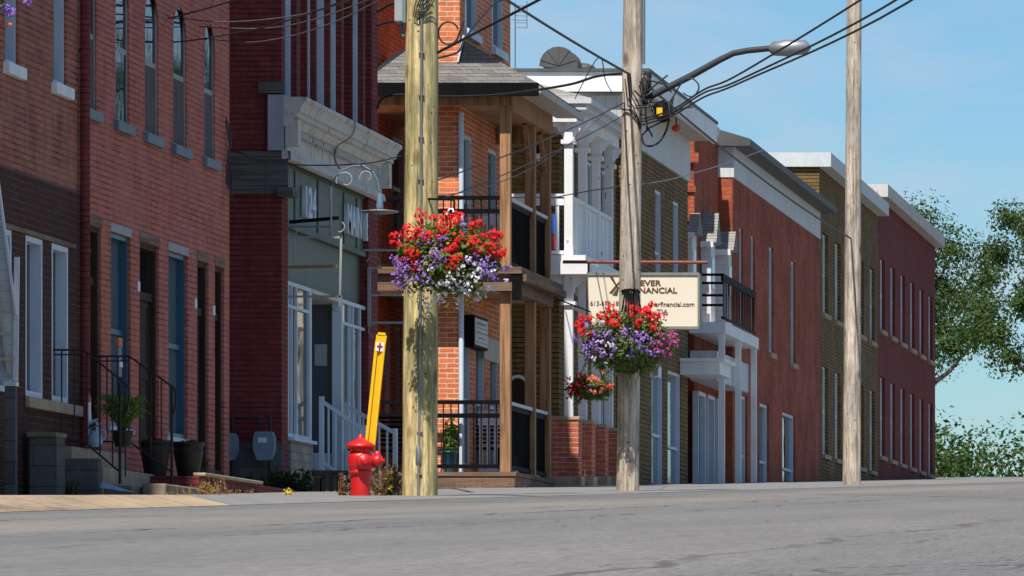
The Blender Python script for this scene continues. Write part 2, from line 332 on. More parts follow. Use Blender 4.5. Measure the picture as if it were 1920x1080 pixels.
def road_mat():
    m,nt,b=nodes('worn_asphalt'); tc=N(nt,'ShaderNodeTexCoord'); sp=N(nt,'ShaderNodeSeparateXYZ'); lk(nt,tc.outputs['Object'],sp.inputs[0])
    wob=noise(nt,objcoord(nt,(.25,.07,1)),1,4); xw=math_(nt,'ADD',sp.outputs[0],math_(nt,'MULTIPLY',math_(nt,'SUBTRACT',wob,.5),2.2))
    fac=math_(nt,'DIVIDE',math_(nt,'ADD',xw,10.),12.)
    band=ramp(nt,fac,[(0,(.185,.184,.182)),(.12,(.155,.158,.163)),(.26,(.225,.208,.19)),(.40,(.172,.171,.17)),(.6,(.195,.188,.182)),(.85,(.165,.164,.163))])
    gr=noise(nt,objcoord(nt,(150,3.2,1)),1,3,.8); pa=noise(nt,objcoord(nt,(.9,.09,1)),1,6,.7)
    col=mix(nt,band,ramp(nt,gr,[(.3,(.42,.42,.42)),(.7,(1.3,1.3,1.3))]),.8,'MULTIPLY')
    col=mix(nt,col,ramp(nt,pa,[(.35,(.80,.81,.83)),(.62,(1.1,1.08,1.05))]),.8,'MULTIPLY')
    # tar seams along the lanes
    sw=noise(nt,objcoord(nt,(.2,.25,1)),1,6,.7)
    for x0,wd,st in ((-5.7,.03,.95),(-4.85,.022,.8),(-7.6,.02,.6),(-2.2,.03,.6)):
        dx=math_(nt,'ABSOLUTE',math_(nt,'ADD',math_(nt,'SUBTRACT',sp.outputs[0],x0),math_(nt,'MULTIPLY',math_(nt,'SUBTRACT',sw,.5),.9)),0)
        mk=math_(nt,'MULTIPLY',math_(nt,'LESS_THAN',dx,wd),math_(nt,'MULTIPLY',ramp(nt,noise(nt,objcoord(nt,(1.5,.2,1)),1.3,3),[(.4,(0,0,0)),(.55,(1,1,1))]),st))
        col=mix(nt,col,(.06,.05,.045),mk)
    dn=N(nt,'ShaderNodeVectorMath',operation='ADD'); nz=N(nt,'ShaderNodeTexNoise'); nz.inputs['Scale'].default_value=3; nz.inputs['Detail'].default_value=5; lk(nt,objcoord(nt,(1,.2,1)),nz.inputs['Vector'])
    sc_=N(nt,'ShaderNodeVectorMath',operation='SCALE'); sc_.inputs['Scale'].default_value=.35; lk(nt,nz.outputs['Color'],sc_.inputs[0]); lk(nt,objcoord(nt,(.55,.1,1)),dn.inputs[0]); lk(nt,sc_.outputs[0],dn.inputs[1])
    vo=N(nt,'ShaderNodeTexVoronoi',feature='DISTANCE_TO_EDGE'); vo.inputs['Scale'].default_value=1.3; lk(nt,dn.outputs[0],vo.inputs['Vector'])
    ck=ramp(nt,vo.outputs['Distance'],[(.003,(.7,.7,.7)),(.009,(0,0,0))]); pk=ramp(nt,noise(nt,objcoord(nt,(.3,.05,1)),1.5,3),[(.45,(0,0,0)),(.58,(1,1,1))])
    col=mix(nt,col,(.045,.042,.04),math_(nt,'MULTIPLY',ck,pk))
    spk=noise(nt,objcoord(nt,(60,3,1)),1.2,2); col=mix(nt,col,(.10,.06,.04),ramp(nt,spk,[(.70,(0,0,0)),(.74,(.6,.6,.6))]))
    lk(nt,col,b.inputs['Base Color']); b.inputs['Roughness'].default_value=.95; b.inputs['Specular IOR Level'].default_value=.12
    bump(nt,b,noise(nt,objcoord(nt),30,4),.5,.02); return m
def walk_mat():
    m,nt,b=nodes('sidewalk_concrete'); v=objcoord(nt)
    col=ramp(nt,noise(nt,objcoord(nt,(1.5,.3,1)),1.2,7,.7),[(.35,(.40,.29,.185)),(.52,(.30,.22,.14)),(.68,(.13,.105,.075))])
    sp=N(nt,'ShaderNodeSeparateXYZ'); lk(nt,v,sp.inputs[0]); fr=math_(nt,'FRACT',math_(nt,'DIVIDE',sp.outputs[1],1.5),0)
    col=mix(nt,col,(.06,.05,.04),ramp(nt,fr,[(.015,(1,1,1)),(.03,(0,0,0))]))
    lk(nt,col,b.inputs['Base Color']); b.inputs['Roughness'].default_value=.95; bump(nt,b,noise(nt,v,40,4),.5,.01); return m
M['road']=road_mat(); M['road2']=paint('old_asphalt_walk',(.205,.2,.192),(.15,.146,.142),rough=.95,scale=1.5,streak=False,bstr=.5); M['walk']=walk_mat()
M['grass']=paint('dry_ground',(.11,.11,.05),(.16,.13,.08),rough=1,scale=.4,streak=False)
sheet('ground',M['grass'],-900,900,lambda y: clampb(y)-.75,nx=2)
sheet('road',M['road'],-9.6,9.4,ZR)
sheet('sidewalk',M['walk'],-17,-9.75,ZS,ys=[y for y in ysamp if y<=48]); sheet('sidewalk',M['road2'],-17,-9.75,ZS,ys=[48+.0]+[y for y in ysamp if y>=49]) ; sheet('sidewalk',M['walk'],9.55,14,ZS)
for x0,x1 in ((-9.75,-9.15),(9.4,9.55)):
    m=MB(); mfar=MB(); mnear=m
    for a,b in zip(ysamp,ysamp[1:]):
        m=mnear if (a<48 or x0>0) else mfar
        if x0<0:
            m.quad((x0,a,ZS(a)+.002),(x0+.25,a,ZS(a)+.002),(x0+.25,b,ZS(b)+.002),(x0,b,ZS(b)+.002))
            m.quad((x0+.25,a,ZS(a)+.002),(x1,a,ZR(a)+.003),(x1,b,ZR(b)+.003),(x0+.25,b,ZS(b)+.002))
            continue
        m.quad((x0,a,ZS(a)+.004),(x1,a,ZS(a)+.004),(x1,b,ZS(b)+.004),(x0,b,ZS(b)+.004))
        m.quad((x0,a,ZR(a)-.1),(x0,b,ZR(b)-.1),(x0,b,ZS(b)+.004),(x0,a,ZS(a)+.004))
    tag(mnear.build('kerb',M['walk']),kind='structure')
    if mfar.v: tag(mfar.build('kerb',M['road2']),kind='structure')

# ---------------------------------------------------------------- windows and doors
def frame_bars(m,X0,X1,ya,yb,za,zb,w):
    m.box(X0,X1,ya,ya+w,za,zb); m.box(X0,X1,yb-w,yb,za,zb); m.box(X0,X1,ya+w,yb-w,zb-w,zb); m.box(X0,X1,ya+w,yb-w,za,za+w)
def window(par,X,ya,yb,za,zb,dep=.15,lin=.11,fm='trim',gm='glass',fw=.05,rail=None,low=None,sill=None,sillm=None,sillh=.12,muntin=None,label=None):
    """frame set dep behind the face X and lin deep, one pane per sash"""
    x0=X-dep+.003; x1=x0+lin; e=.003
    ya+=e; yb-=e; za+=e; zb-=e
    m=MB(); frame_bars(m,x0,x1,ya,yb,za,zb,fw)
    if rail: m.box(x0+.005,x0+lin*.6,ya+fw,yb-fw,rail-.03,rail+.03)
    if muntin:
        for y in muntin: m.box(x0+.005,x0+lin*.6,y-.025,y+.025,za+fw,zb-fw)
    f=m.build('window',M[fm],par)
    if label: f['label']=label
    xp=x0+.012
    if rail:
        MB().box(xp-.008,xp,ya+fw,yb-fw,rail+.03,zb-fw).build('pane',M[gm],f)
        MB().box(xp-.008,xp+.004,ya+fw,yb-fw,za+fw,rail-.03).build('pane',M[low or gm],f)
    else: MB().box(xp-.008,xp,ya+fw,yb-fw,za+fw,zb-fw).build('pane',M[gm],f)
    if sill:
        MB().box(X-.02,X+sill,ya-.1,yb+.1,za-sillh,za-.004).build('sill',M[sillm or fm],f,bevel=.01)
    return f
def door(par,X,ya,yb,za,zb,tz,dep=.15,fm='brown',fw=.06):
    x0=X-dep+.003; x1=X-.035; e=.003; ya+=e; yb-=e; za+=e; zb-=e
    m=MB(); frame_bars(m,x0,x1,ya,yb,za,zb,fw); m.box(x0,x0+.08,ya+fw,yb-fw,tz-.09,tz)
    f=m.build('door',M[fm],par)
    MB().box(x0+.005,x0+.012,ya+fw,yb-fw,tz,zb-fw).build('transom_pane',M['glass'],f)
    m=MB(); m.box(x0+.003,x0+.04,ya+fw,yb-fw,za+fw,tz-.09)
    for k in range(2):
        a=za+fw+.15+k*(tz-.09-za-fw)*.48
        frame_bars(m,x0+.04,x0+.055,ya+fw+.08,yb-fw-.08,a,a+(tz-za)*.38,.04)
    m.build('door_leaf',M[fm],f)
    MB().lathe((x0+.05,ya+fw+.07,za+1.0),[(.012,0),(.012,.03),(.028,.045),(.028,.06),(.012,.07)],12,(1,0,0)).build('handle',M['galv'],f)
    return f
def arch_fill(m,X,ya,yb,zt,dep):
    r=(yb-ya)/2; ym=(ya+yb)/2; zs=zt-r
    for s in (-1,1):
        pts=[(X,ym+s*r*math.cos(t),zs+r*math.sin(t)) for t in [math.pi/2*k/8 for k in range(9)]]+[(X,ym+s*r,zt)]
        if s<0: pts.reverse()
        m.prism(pts,(-dep,0,0))

# ---------------------------------------------------------------- building L: brown and orange brick, far left
XL=-14.5; YLe=YX(156,XL)
L=thing('brick_building','brick building at far left with dark brown lower storey and orange-red upper storey','building',(XL,60,ZS(60)))
zb=5.05; ops=[]; wins=[]
for a,b in ((10,35),(100,125),(-78,-53),(-170,-145),(-265,-238)):
    ya,yb=YX(a,XL),YX(b,XL); ops.append((ya,yb,6.16,8.3,.15)); wins.append((ya,yb))
m=MB(); m.wall_x(XL,46,YLe,zb,17,ops); m.shell(XL,46,YLe,zb,17); m.build('wall',M['brickLu'],L)  # unseen wall top raised so its shadow covers the steps
for ya,yb in wins: window(L,XL,ya,yb,6.16,8.3,.15,.115,'trim',fw=.045,rail=7.3,sill=.07,sillm='white',sillh=.13)
XLl=XL+.03; ops=[]; wins=[]
for a,b in ((48,80),(97,128),(-6,22),(-110,-75),(-160,-125)):
    ya,yb=YX(a,XLl),YX(b,XLl); ops.append((ya,yb,2.72,4.42,.14)); wins.append((ya,yb))
m=MB(); m.wall_x(XLl,46,YLe,0,zb,ops); m.shell(XLl,46,YLe,0,zb); m.build('lower_wall',M['brickLl'],L)
m=MB(); m.box(XLl+.001,XLl+.02,46,YX(140,XLl),4.425,4.475); m.build('lintel_band',M['lintel'],L)
for ya,yb in wins: window(L,XLl,ya,yb,2.72,4.42,.14,.135,'trim',fw=.06,rail=None)
MB().box(XLl+.001,XLl+.06,YX(46,XLl),YX(146,XLl),2.60,2.715).build('sill',M['concrete'],L,bevel=.01)
m=MB(); yd=YX(158,XL+.06); m.tube([(XL+.07,yd,1.8),(XL+.07,yd,17)],.055,10)
for z in (2.6,4.4,6.6,9,11.4): m.tube([(XL+.07,yd,z),(XL+.07,yd,z+.05)],.065,10)
m.build('drainpipe',M['brickS'],L)

# ---------------------------------------------------------------- building M: painted red brick row
XM=-14.5; YM0,YM1=YLe,YX(430,XM)
Mb=thing('brick_building','rose-painted brick building with arched upper windows and teal blue lower windows','building',(XM,72,ZS(72)))
ops=[]; up=[]
for a,b in ((155,181),(217,242),(272,297),(325,350),(383,403)):
    ya,yb=YX(a,XM),YX(b,XM); ya=max(ya,YM0+.05); ops.append((ya,yb,6.03,7.7,.05)); up.append((ya,yb))
ops+= [(y0,y1,z0,z0+1.7,.05) for y0,y1 in up for z0 in (9.0,12.)]
bl=[]; 
for a,b in ((208,245),(316,352)):
    ya,yb=YX(a,XM),YX(b,XM); ops.append((ya,yb,2.57,4.76,.145)); bl.append((ya,yb))
dr=[]
for a,b,z0 in ((162,190,2.25),(262,298,2.3),(370,391,2.2),(403,420,2.2)):
    ya,yb=YX(a,XM),YX(b,XM); ya=max(ya,YM0+.04); ops.append((ya,yb,z0,4.76,.16)); dr.append((ya,yb,z0))
m=MB(); m.wall_x(XM,YM0,YM1,0,16.5,ops); m.shell(XM,YM0+.01,YM1,0,16.5)  # storeys above view added in height to lengthen the facade's shadow
for ya,yb in up: arch_fill(m,XM,ya,yb,7.7,.012); arch_fill(m,XM,ya,yb,10.7,.012); arch_fill(m,XM,ya,yb,13.7,.012)
m.build('wall',M['brickM'],Mb)
for i,(ya,yb) in enumerate(up):
    window(Mb,XM,ya,yb,6.03,7.7,.05,.026,'palebar','glass',.028,rail=6.86,low='glass' if i==1 else 'screen',sill=.06,sillm='slate',sillh=.12)
    for z0 in (9.0,12.): window(Mb,XM,ya,yb,z0,z0+1.7,.05,.026,'palebar','glass',.028,rail=z0+.83,sill=.06,sillm='slate')
for ya,yb in bl:
    window(Mb,XM,ya,yb,2.57,4.76,.145,.105,'blue','glassb',.05,rail=3.66,sill=.03,sillm='trim',sillh=.06)
    MB().box(XM-.12,XM+.006,ya-.02,yb+.03,4.762,4.86).build('lintel',M['palebar'],Mb)
for ya,yb,z0 in dr:
    door(Mb,XM,ya,yb,z0,4.76,4.2)
    MB().box(XM-.12,XM+.008,ya-.02,yb+.04,4.762,4.87).build('lintel',M['lintel'],Mb)
for u,v in ((259,537),(366,569),(400,582)):
    Y=YX(u,XM); MB().box(XM+.001,XM+.014,Y-.05,Y+.05,ZV(v+9,Y),ZV(v-9,Y)).build('number_plate',M['wht'],Mb)
Yb=YX(214,XM); m=MB()
m.box(XM+.03,XM+.06,Yb-.05,Yb+.14,ZV(706,Yb),ZV(650,Yb)); d_=m.build('window_ornament',M['slate'],Mb)
MB().box(XM+.028,XM+.065,Yb-.06,Yb+.15,ZV(650,Yb)+.004,ZV(633,Yb)).build('ornament_top',M['orange'],d_)
MB().box(XM+.055,XM+.07,Yb-.03,Yb+.13,ZV(688,Yb),ZV(677,Yb)).build('ornament_bow',M['wht'],d_)
# wires bunched on the corner
m=MB(); Yc=YM1-.06
for k in range(5):
    pts=[(XM+.03+.02*math.sin(k+j),Yc-.05*k+.03*math.cos(2*j+k),5.6+.12*j+.05*k) for j in range(8)]; m.tube(pts,.008,5)
m.build('wire_bundle',M['rubber'],Mb)

# ---------------------------------------------------------------- building S: maroon shop
XS=-14.42; YS0=YX(528,XS); YS1=YX(708,XS); ZT=11.5
S=thing('brick_shop','maroon brick shop with pale carved cornice over green sign boards','shop',(XS,83,ZS(83)))
ops=[]; ws=[]
for a,b in ((534,556),(576,592),(593.5,618),(619.5,640),(661,681)):
    ya,yb=YX(a,XS)+.03,YX(b,XS); ops.append((ya,yb,7.2,9.6,.24)); ws.append((ya,yb))
for a,b in ((563,575),(645,660),(685,697)):
    ops.append((YX(a,XS),YX(b,XS),7.2,9.9,.12))
m=MB(); m.wall_x(XS,YS0,YS1,7.05,ZT,ops); m.build('wall',M['brickS'],S); m=MB(); m.shell(XS,YS0,YS1,7.05,ZT,8); m.build('side_wall',M['brickS'],S)
for ya,yb in ws: window(S,XS,ya,yb,7.2,9.6,.24,.16,'trim','glass',.05,rail=8.5)
# lower wall: pilasters and near wall
m=MB(); m.shell(XS,YS0,YS1,0,7.05,8); m.build('lower_wall',M['brickS'],S); m=MB()
ya=YX(540,XS); yz=YX(691,XS)
m.wall_x(XS,YS0,ya,0,7.05); m.quad((XS,ya,0),(XS-.35,ya,0),(XS-.35,ya,7.05),(XS,ya,7.05)); m.build('pilaster',M['brickS'],S); m=MB(); m.wall_x(XS,yz,YS1,0,7.05); m.quad((XS-.35,yz,0),(XS,yz,0),(XS,yz,7.05),(XS-.35,yz,7.05))
m.build('pilaster',M['brickS'],S)
ZC=7.18                                          # top of cornice
YN=YS0-.1
prof=[(-14.40,ZC),(-14.08,ZC),(-14.08,ZC-.05),(-14.12,ZC-.08),(-14.16,ZC-.14),(-14.16,ZC-.19),(-14.20,ZC-.2),(-14.20,ZC-.25),(-14.26,ZC-.27),(-14.31,ZC-.36),(-14.37,ZC-.38),(-14.37,ZC-.68),(-14.33,ZC-.69),(-14.31,ZC-.78),(-14.36,ZC-.80),(-14.40,ZC-.80)]
m=MB(); m.prism([(x,YN,z) for x,z in prof],(0,YS1+.05-YN,0)); m.build('cornice',M['corn'],S)
m=MB()                                           # brackets of the cornice at both ends and dentils
for y in (YN+.06,YS1-.35): m.box(-14.368,-14.2,y,y+.22,ZC-.62,ZC-.285); 
y=YN+.5
while y<YS1-.5: m.box(-14.368,-14.28,y,y+.07,ZC-.46,ZC-.385); y+=.16
m.build('cornice_blocks',M['corn'],S)
MB().box(-14.575,-14.37,YS0-.13,YS0-.002,ZV(283,YS0),ZV(179,YS0)).build('cornice_end_board',paint('pale_grey_blue_board',(.34,.38,.42),(.25,.28,.31)),S)
MB().box(-14.70,-14.37,YS0-.12,YS0-.003,ZV(176,YS0),ZV(155,YS0)).build('stone_block',M['stone'],S)
m=MB(); m.box(-16,-14.33,YS0-.05,YS0-.003,ZV(364,YS0),ZV(300,YS0)); m.box(-16,-14.30,YS0-.09,YS0-.003,ZV(300,YS0)+.001,ZV(284,YS0)); m.box(-14.46,-14.26,YS0-.1,YS0+.28,ZV(366,YS0)-.02,ZV(352,YS0)); m.build('stone_band',M['oldband'],S)
m=MB(); m.box(-17,-14.40,YS0-.05,YS0-.002,0,ZV(829,YS0)); m.build('foundation',M['stone'],S)
# green sign boards
XB=XS-.08
m=MB(); m.box(XB-.1,XB,ya,yz,5.62,6.36); m.box(XB-.12,XB-.05,ya,yz,4.87,5.55); m.build('sign_board',M['green'],S)
m=MB(); m.box(XB-.05,XB+.05,ya,yz,5.55,5.62); m.box(XB-.05,XB+.03,ya,yz,6.36,6.41)
for u in (552,595,620,644,668): y=YX(u,XB); m.box(XB+.001,XB+.02,y-.04,y,5.64,6.34)
m.build('board_moulding',paint('dark_sage_trim',(.075,.10,.075)),S)
def text(s,size,mat,loc,rot,name,par,ext=.006,sx=1.0,align='LEFT',bold=0):
    cu=bpy.data.curves.new('t','FONT'); cu.body=s; cu.size=size; cu.extrude=ext; cu.align_x=align; cu.offset=bold
    o=bpy.data.objects.new('t',cu); C.objects.link(o); dg=bpy.context.evaluated_depsgraph_get()
    me=bpy.data.meshes.new_from_object(o.evaluated_get(dg)); bpy.data.objects.remove(o)
    me.transform(Matrix.Translation(loc)@rot@Matrix.Diagonal((sx,1,1,1))); me.materials.clear(); me.materials.append(mat)
    q=bpy.data.objects.new(name,me); C.objects.link(q)
    if par is not None: attach(q,par)
    return q
RX=Matrix(((0,0,1,0),(1,0,0,0),(0,1,0,0),(0,0,0,1))); RY=Matrix(((1,0,0,0),(0,0,-1,0),(0,1,0,0),(0,0,0,1)))
y1=YX(561,XB)
text('124',.56,M['trim'],(XB+.045,y1,5.79),RX,'street_number',S,.028,1.05,bold=.012)
text('MAIN',.56,M['trim'],(XB+.045,YX(642,XB),5.79),RX,'street_name',S,.028,.86,bold=.012)
text('E',.56,M['trim'],(XB+.045,YX(677,XB),5.79),RX,'street_letter',S,.028,1.1,bold=.012)
# shop windows
zt,zbm=4.86,2.83
def shopwin(u0,u1,mun,nm):
    a,b=YX(u0,XS-.04),YX(u1,XS-.04); m=MB(); frame_bars(m,XS-.095,XS-.04,a,b,zbm,zt,.05)
    for u in mun: y=YX(u,XS-.04); m.box(XS-.088,XS-.045,y-.025,y+.025,zbm+.05,zt-.05)
    m.box(XS-.087,XS-.05,a+.05,b-.05,4.52,4.56)
    f=m.build('shop_window',M['trim'],S); MB().box(XS-.09,XS-.082,a+.05,b-.05,zbm+.05,zt-.05).build('pane',M['glass'],f)
    MB().box(XS-.2,XS-.005,a,b,1.5,zbm-.05).build('window_base',M['creamstone'],f); MB().box(XS-.2,XS+.05,a-.02,b+.02,zbm-.05,zbm-.003).build('sill',M['trim'],f,bevel=.008)
shopwin(540,582,(548.5,558),'near'); shopwin(641,690,(657,664,677),'far')
a,b=YX(582,XS-.04),YX(641,XS-.04)
m=MB(); m.box(XS-1.0,XS-.04,a+.005,a+.1,1.5,zt); m.build('entry_side',M['trim'],S)
m=MB(); yb=b-.02; x0_,x1_=XS-.95,XS-.02
m.box(x0_,x0_+.06,yb-.06,yb,2.5,zt); m.box(x1_-.13,x1_,yb-.12,yb,2.3,zt); m.box(x0_+.06,x1_-.13,yb-.06,yb,zt-.08,zt); m.box(x0_+.06,x1_-.13,yb-.06,yb,2.3,2.75)
f=m.build('entry_window',M['trim'],S); MB().box(x0_+.06,x1_-.13,yb-.03,yb-.02,2.75,zt-.08).build('pane',M['glassg'],f)
MB().box(XU(591,yb),XU(614,yb),yb-.036,yb-.032,ZV(686,yb),ZV(646,yb)).build('paper_notice',paint('pale_paper',(.5,.55,.55)),f)
m=MB(); m.box(XS-1.05,XS-1.0,a+.1,b-.05,2.3,zt); dd=m.build('door',M['brown'],S); MB().box(XS-.998,XS-.99,a+.35,b-.3,2.6,4.5).build('pane',M['glass'],dd)
MB().box(XS-1.0,XS-.03,a+.1,b-.02,zt-.06,zt-.005).build('entry_ceiling',M['cream'],S)
MB().box(XS-1.0,XS+.02,a,b,1.5,2.42).build('entry_floor',M['concrete'],S)
# steps and white stair rails of the shop
m=MB(); Ya,Yb_=82.05,83.45
for k in range(3): m.box(XS+.03+.3*k,XS+.03+.3*(k+1),Ya,Yb_,1.6,2.78-.03*0-.16*(k+1)-.22)
m.build('entry_step',M['oldconc'],S)
def stair_rail(Y,u0,u1,vt0,vt1,label):
    x0,x1=XU(u0,Y),XU(u1,Y); z0,z1=ZV(vt0,Y),ZV(vt1,Y); g=ZS(Y); dz=.92
    t=thing('stair_rail',label,'handrail',(x1,Y,g),'white stair rails of the shop entrance')
    m=MB(); m.bar((x0,Y,z0),(x1,Y,z1),.05,.05); m.build('handrail',M['trim'],t)
    m=MB(); m.bar((x0,Y,z0-dz+.12),(x1,Y,z1-dz+.1),.04,.04); m.build('bottom_rail',M['trim'],t)
    for x,z in ((x0,z0),(x1,z1)): MB().box(x-.03,x+.03,Y-.03,Y+.03,z-dz,z+.06).build('post',M['trim'],t)
    for k in range(1,6):
        f_=k/6; x=x0+(x1-x0)*f_; z=z0+(z1-z0)*f_; MB().box(x-.012,x+.012,Y-.012,Y+.012,z-dz+.1,z-.02).build('baluster',M['trim'],t)
stair_rail(81.9,603,682,752,806,'white metal stair rail nearest the black bench, running down behind the hydrant')
stair_rail(83.6,651,741,762,812,'white metal stair rail on the far side of the shop steps, ending near the pole')
# wrought iron sign brackets on the shop
Y=79.4
t=thing('sign_bracket','empty pale iron sign frame with rusty bar, beside the 124 lettering','bracket',(XS,Y,ZV(575,Y)))
x=lambda u:XU(u,Y); z=lambda v:ZV(v,Y)
m=MB()
for v,r in ((445,.014),(556,.014)): m.bar((x(538),Y,z(v)),(x(641),Y,z(v)),.028,.028)
m.bar((x(640),Y,z(443)),(x(637),Y,z(575)),.028,.028); m.bar((x(621),Y,z(443)),(x(621),Y,z(350)),.02,.02)
m.build('frame',M['palebar'],t)
m=MB(); m.bar((x(538),Y,z(501)),(x(634),Y,z(499)),.03,.04); m.build('rusty_bar',M['rustbar'],t)
m=MB(); m.bar((x(541),Y+.05,z(416)),(x(634),Y+.05,z(408)),.03,.045); m.build('support_arm',M['black'],t)
def scroll(cx,cv,r,a0,a1,n=22,rr=None): return [(x(cx+ (r if rr is None else r+(rr-r)*k/n)*math.cos(a0+(a1-a0)*k/n)),Y,z(cv-(r if rr is None else r+(rr-r)*k/n)*math.sin(a0+(a1-a0)*k/n))) for k in range(n+1)]
m=MB(); m.tube(scroll(648,338,18,R(200),R(-120),24,8),.008,6); m.tube(scroll(548,431,9,R(100),R(-100)),.008,6); m.tube(scroll(636,425,10,R(60),R(-100)),.008,6); m.tube(scroll(632,575,9,R(180),R(350)),.007,6); m.tube(scroll(688,332,14,R(200),R(-60),20,6),.008,6)
m.build('scroll',M['palebar'],t)
Y=79.9
t=thing('wall_lamp','gooseneck lamp with blue bell shade and flat cream disc on the shop front','lamp',(x(621),Y,z(440)))
pts=[(x(621),Y,z(440)),(x(621),Y,z(360)),(x(625),Y,z(338)),(x(640),Y,z(320)),(x(662),Y,z(311)),(x(682),Y,z(311)),(x(699),Y,z(322)),(x(708),Y,z(338)),(x(711),Y,z(358))]
m=MB(); m.tube(pts,.011,8); m.bar((XS-.05,Y,z(425)),(x(621),Y,z(425)),.02,.02); m.build('gooseneck',M['lampblue'],t)
MB().lathe((x(712),Y,z(391)),[(.045,0),(.05,.02),(.04,.08),(.03,.16),(.018,.2)],16).build('bell_shade',M['lampblue'],t)
MB().lathe((x(712),Y,z(398)),[(.05,-.03),(.24,.0),(.245,.015),(.05,.04)],28).build('disc_shade',M['frameg'],t)
Y=85.7
t=thing('sign_bracket','second empty pale iron sign frame, reaching behind the yellow wooden pole','bracket',(XS,Y,ZV(610,Y)))
m=MB()
m.bar((x(680),Y,z(469)),(x(790),Y,z(469)),.03,.03); m.bar((x(693),Y,z(503)),(x(717),Y,z(503)),.025,.025); m.bar((x(692),Y,z(500)),(x(692),Y,z(612)),.04,.04)
for v in (553,605): m.bar((x(694),Y,z(v)),(x(790),Y,z(v)),.03,.03)
m.bar((x(790),Y,z(605)),(x(790),Y,z(469)),.03,.03); m.bar((x(748),Y,z(440)),(x(748),Y,z(469)),.03,.03)
m.build('frame',M['palebar'],t)
m=MB(); m.tube(scroll(700,492,12,R(180),R(-60)),.007,6); m.tube(scroll(702,620,11,R(100),R(260)),.007,6); m.build('scroll',M['palebar'],t)
# utility meters on the shaded side wall of the shop
def meter(u,v0,v1,Y,label):
    x=lambda q:XU(q,Y); z=lambda q:ZV(q,Y); zc=(z(v0)+z(v1))/2; h=(z(v0)-z(v1))/2; wd=.115
    t=thing('gas_meter',label,'gas meter',(x(u),Y,z(v1)),'gas meters on the side wall of the shop')
    m=MB(); pr=[(-wd*.8,h),(wd*.8,h),(wd,h*.6),(wd,-h*.3),(wd*.6,-h),(-wd*.6,-h),(-wd,-h*.3),(-wd,h*.6)]
    m.prism([(x(u)+a,Y,zc+b) for a,b in pr],(0,.16,0)); m.build('body',M['meter'],t,bevel=.02)
    MB().box(x(u)-.07,x(u)+.04,Y-.012,Y-.001,zc+h*.25,zc+h*.65).build('dial_plate',M['wht'],t)
    MB().box(x(u)-.05,x(u)+.03,Y-.012,Y-.001,zc-h*.2,zc-h*.05).build('label_plate',M['palebar'],t)
    m=MB(); m.tube([(x(u)+.07,Y+.08,zc+h),(x(u)+.07,Y+.08,zc+h+.2),(x(u)+.03,Y+.08,zc+h+.24)],.02,8); m.tube([(x(u)-.06,Y+.08,zc+h),(x(u)-.06,Y+.08,z(783)),(x(u)-.5,Y+.1,z(783))],.02,8); m.tube([(x(u)+.06,Y+.1,zc-h),(x(u)+.06,Y+.1,z(905))],.025,8)
    m.build('pipe',M['iron'],t)
meter(494,812,860,78.75,'blue-grey gas meter on maroon wall with white dial plate')
meter(424,815,860,78.75,'blue-grey gas meter half hidden behind the rose brick corner')

# ---------------------------------------------------------------- house H with the two-storey wooden porch
Yb=93.95; XBY=XU(862,Yb); XF=-15.9; YH0=95.35; YH1=99.3
H=thing('brick_house','orange brick house with brown two-storey wooden porch and black railings','house',(XBY,95,ZS(95)))
m=MB(); opsm=[(YX(737,XF),YX(760,XF)-.02,6.6,8.2,.12),(YX(722,XF),YX(733,XF),3.2,5.2,.12),(YX(742,XF),YX(752,XF),3.2,5.2,.12)]
m.wall_x(XF,YH0,YH1,0,13,opsm); m.shell(XF,YH0,YH1,0,13,7); m.build('set_back_wall',M['brickO'],H); m=MB()
ops=[]; hw=[]
for a,b,z0,z1 in ((872,894,9.64,11.8),(923,943,9.64,11.8),(868,884,6.0,8.0),(915,931,6.0,8.0),(867,881,2.9,4.95),(892,908,2.9,4.95),(919,933,2.9,4.95)):
    ya,yb=YX(a,XBY),YX(b,XBY); ops.append((ya,yb,z0,z1,.1)); hw.append((ya,yb,z0,z1))
m.wall_x(XBY,Yb,YH1,0,13,ops); m.shell(XBY,Yb,YH1,0,13,.66); m.build('wall',M['brickO'],H)
for k,(ya,yb,z0,z1) in enumerate(hw): window(H,XBY,ya,yb,z0,z1,.1,.09,'trim','glass',.05,rail=(z0+z1)/2,sill=.08 if k<2 else None,sillh=.13)
for ya,yb,z0,z1,_ in opsm: window(H,XF,ya,yb,z0,z1,.12,.1,'trim','glass',.05,rail=(z0+z1)/2)
MB().box(XBY+.002,XBY+.03,YX(905,XBY),YX(938,XBY),ZV(680,97.5)+.0,5.0).build('cream_panel',M['creamwall'],H)
m=MB(); m.tube([(XBY+.03,Yb-.05,2.7),(XBY+.03,Yb-.05,8.3)],.04,8); m.build('downspout',M['trim'],H)
# porch geometry
Yn=93.55; XP=-13.65; Ye=97.95; zl=2.78; zu=5.9; zc=8.43; XSt=-14.95; YSt=90.9
dk=MB(); dk.box(XF+.005,-13.47,Yn-.1,Ye,zl-.06,zl); 
b_=MB(); b_.box(XF+.3,-13.49,Yn-.08,Yn-.03,1.9,zl-.065); b_.box(-13.54,-13.49,Yn-.03,Ye,1.9,zl-.065)
b_.build('deck_skirt',M['deckh'],H); dk.build('lower_deck',M['deckh'],H)
b_=MB(); b_.box(XF+.004,-13.37,Yn-.2,Ye,zu-.1,zu); b_.build('upper_deck',M['deckh'],H)
b_=MB(); b_.box(XF+.004,-13.52,Yn-.12,Yn+.06,zu-.36,zu-.104); b_.box(-13.72,-13.52,Yn+.06,Ye-.02,zu-.36,zu-.104)
b_.build('deck_beam',M['deckh'],H)
m=MB(); m.box(-13.42,-13.31,Yn-.1,Ye,zu-.21,zu-.11); m.build('deck_gutter',M['deckh'],H); MB().box(-13.52,-13.38,Yn-.18,Yn-.06,zu-.5,zu-.12).build('gutter_end',M['black'],H)
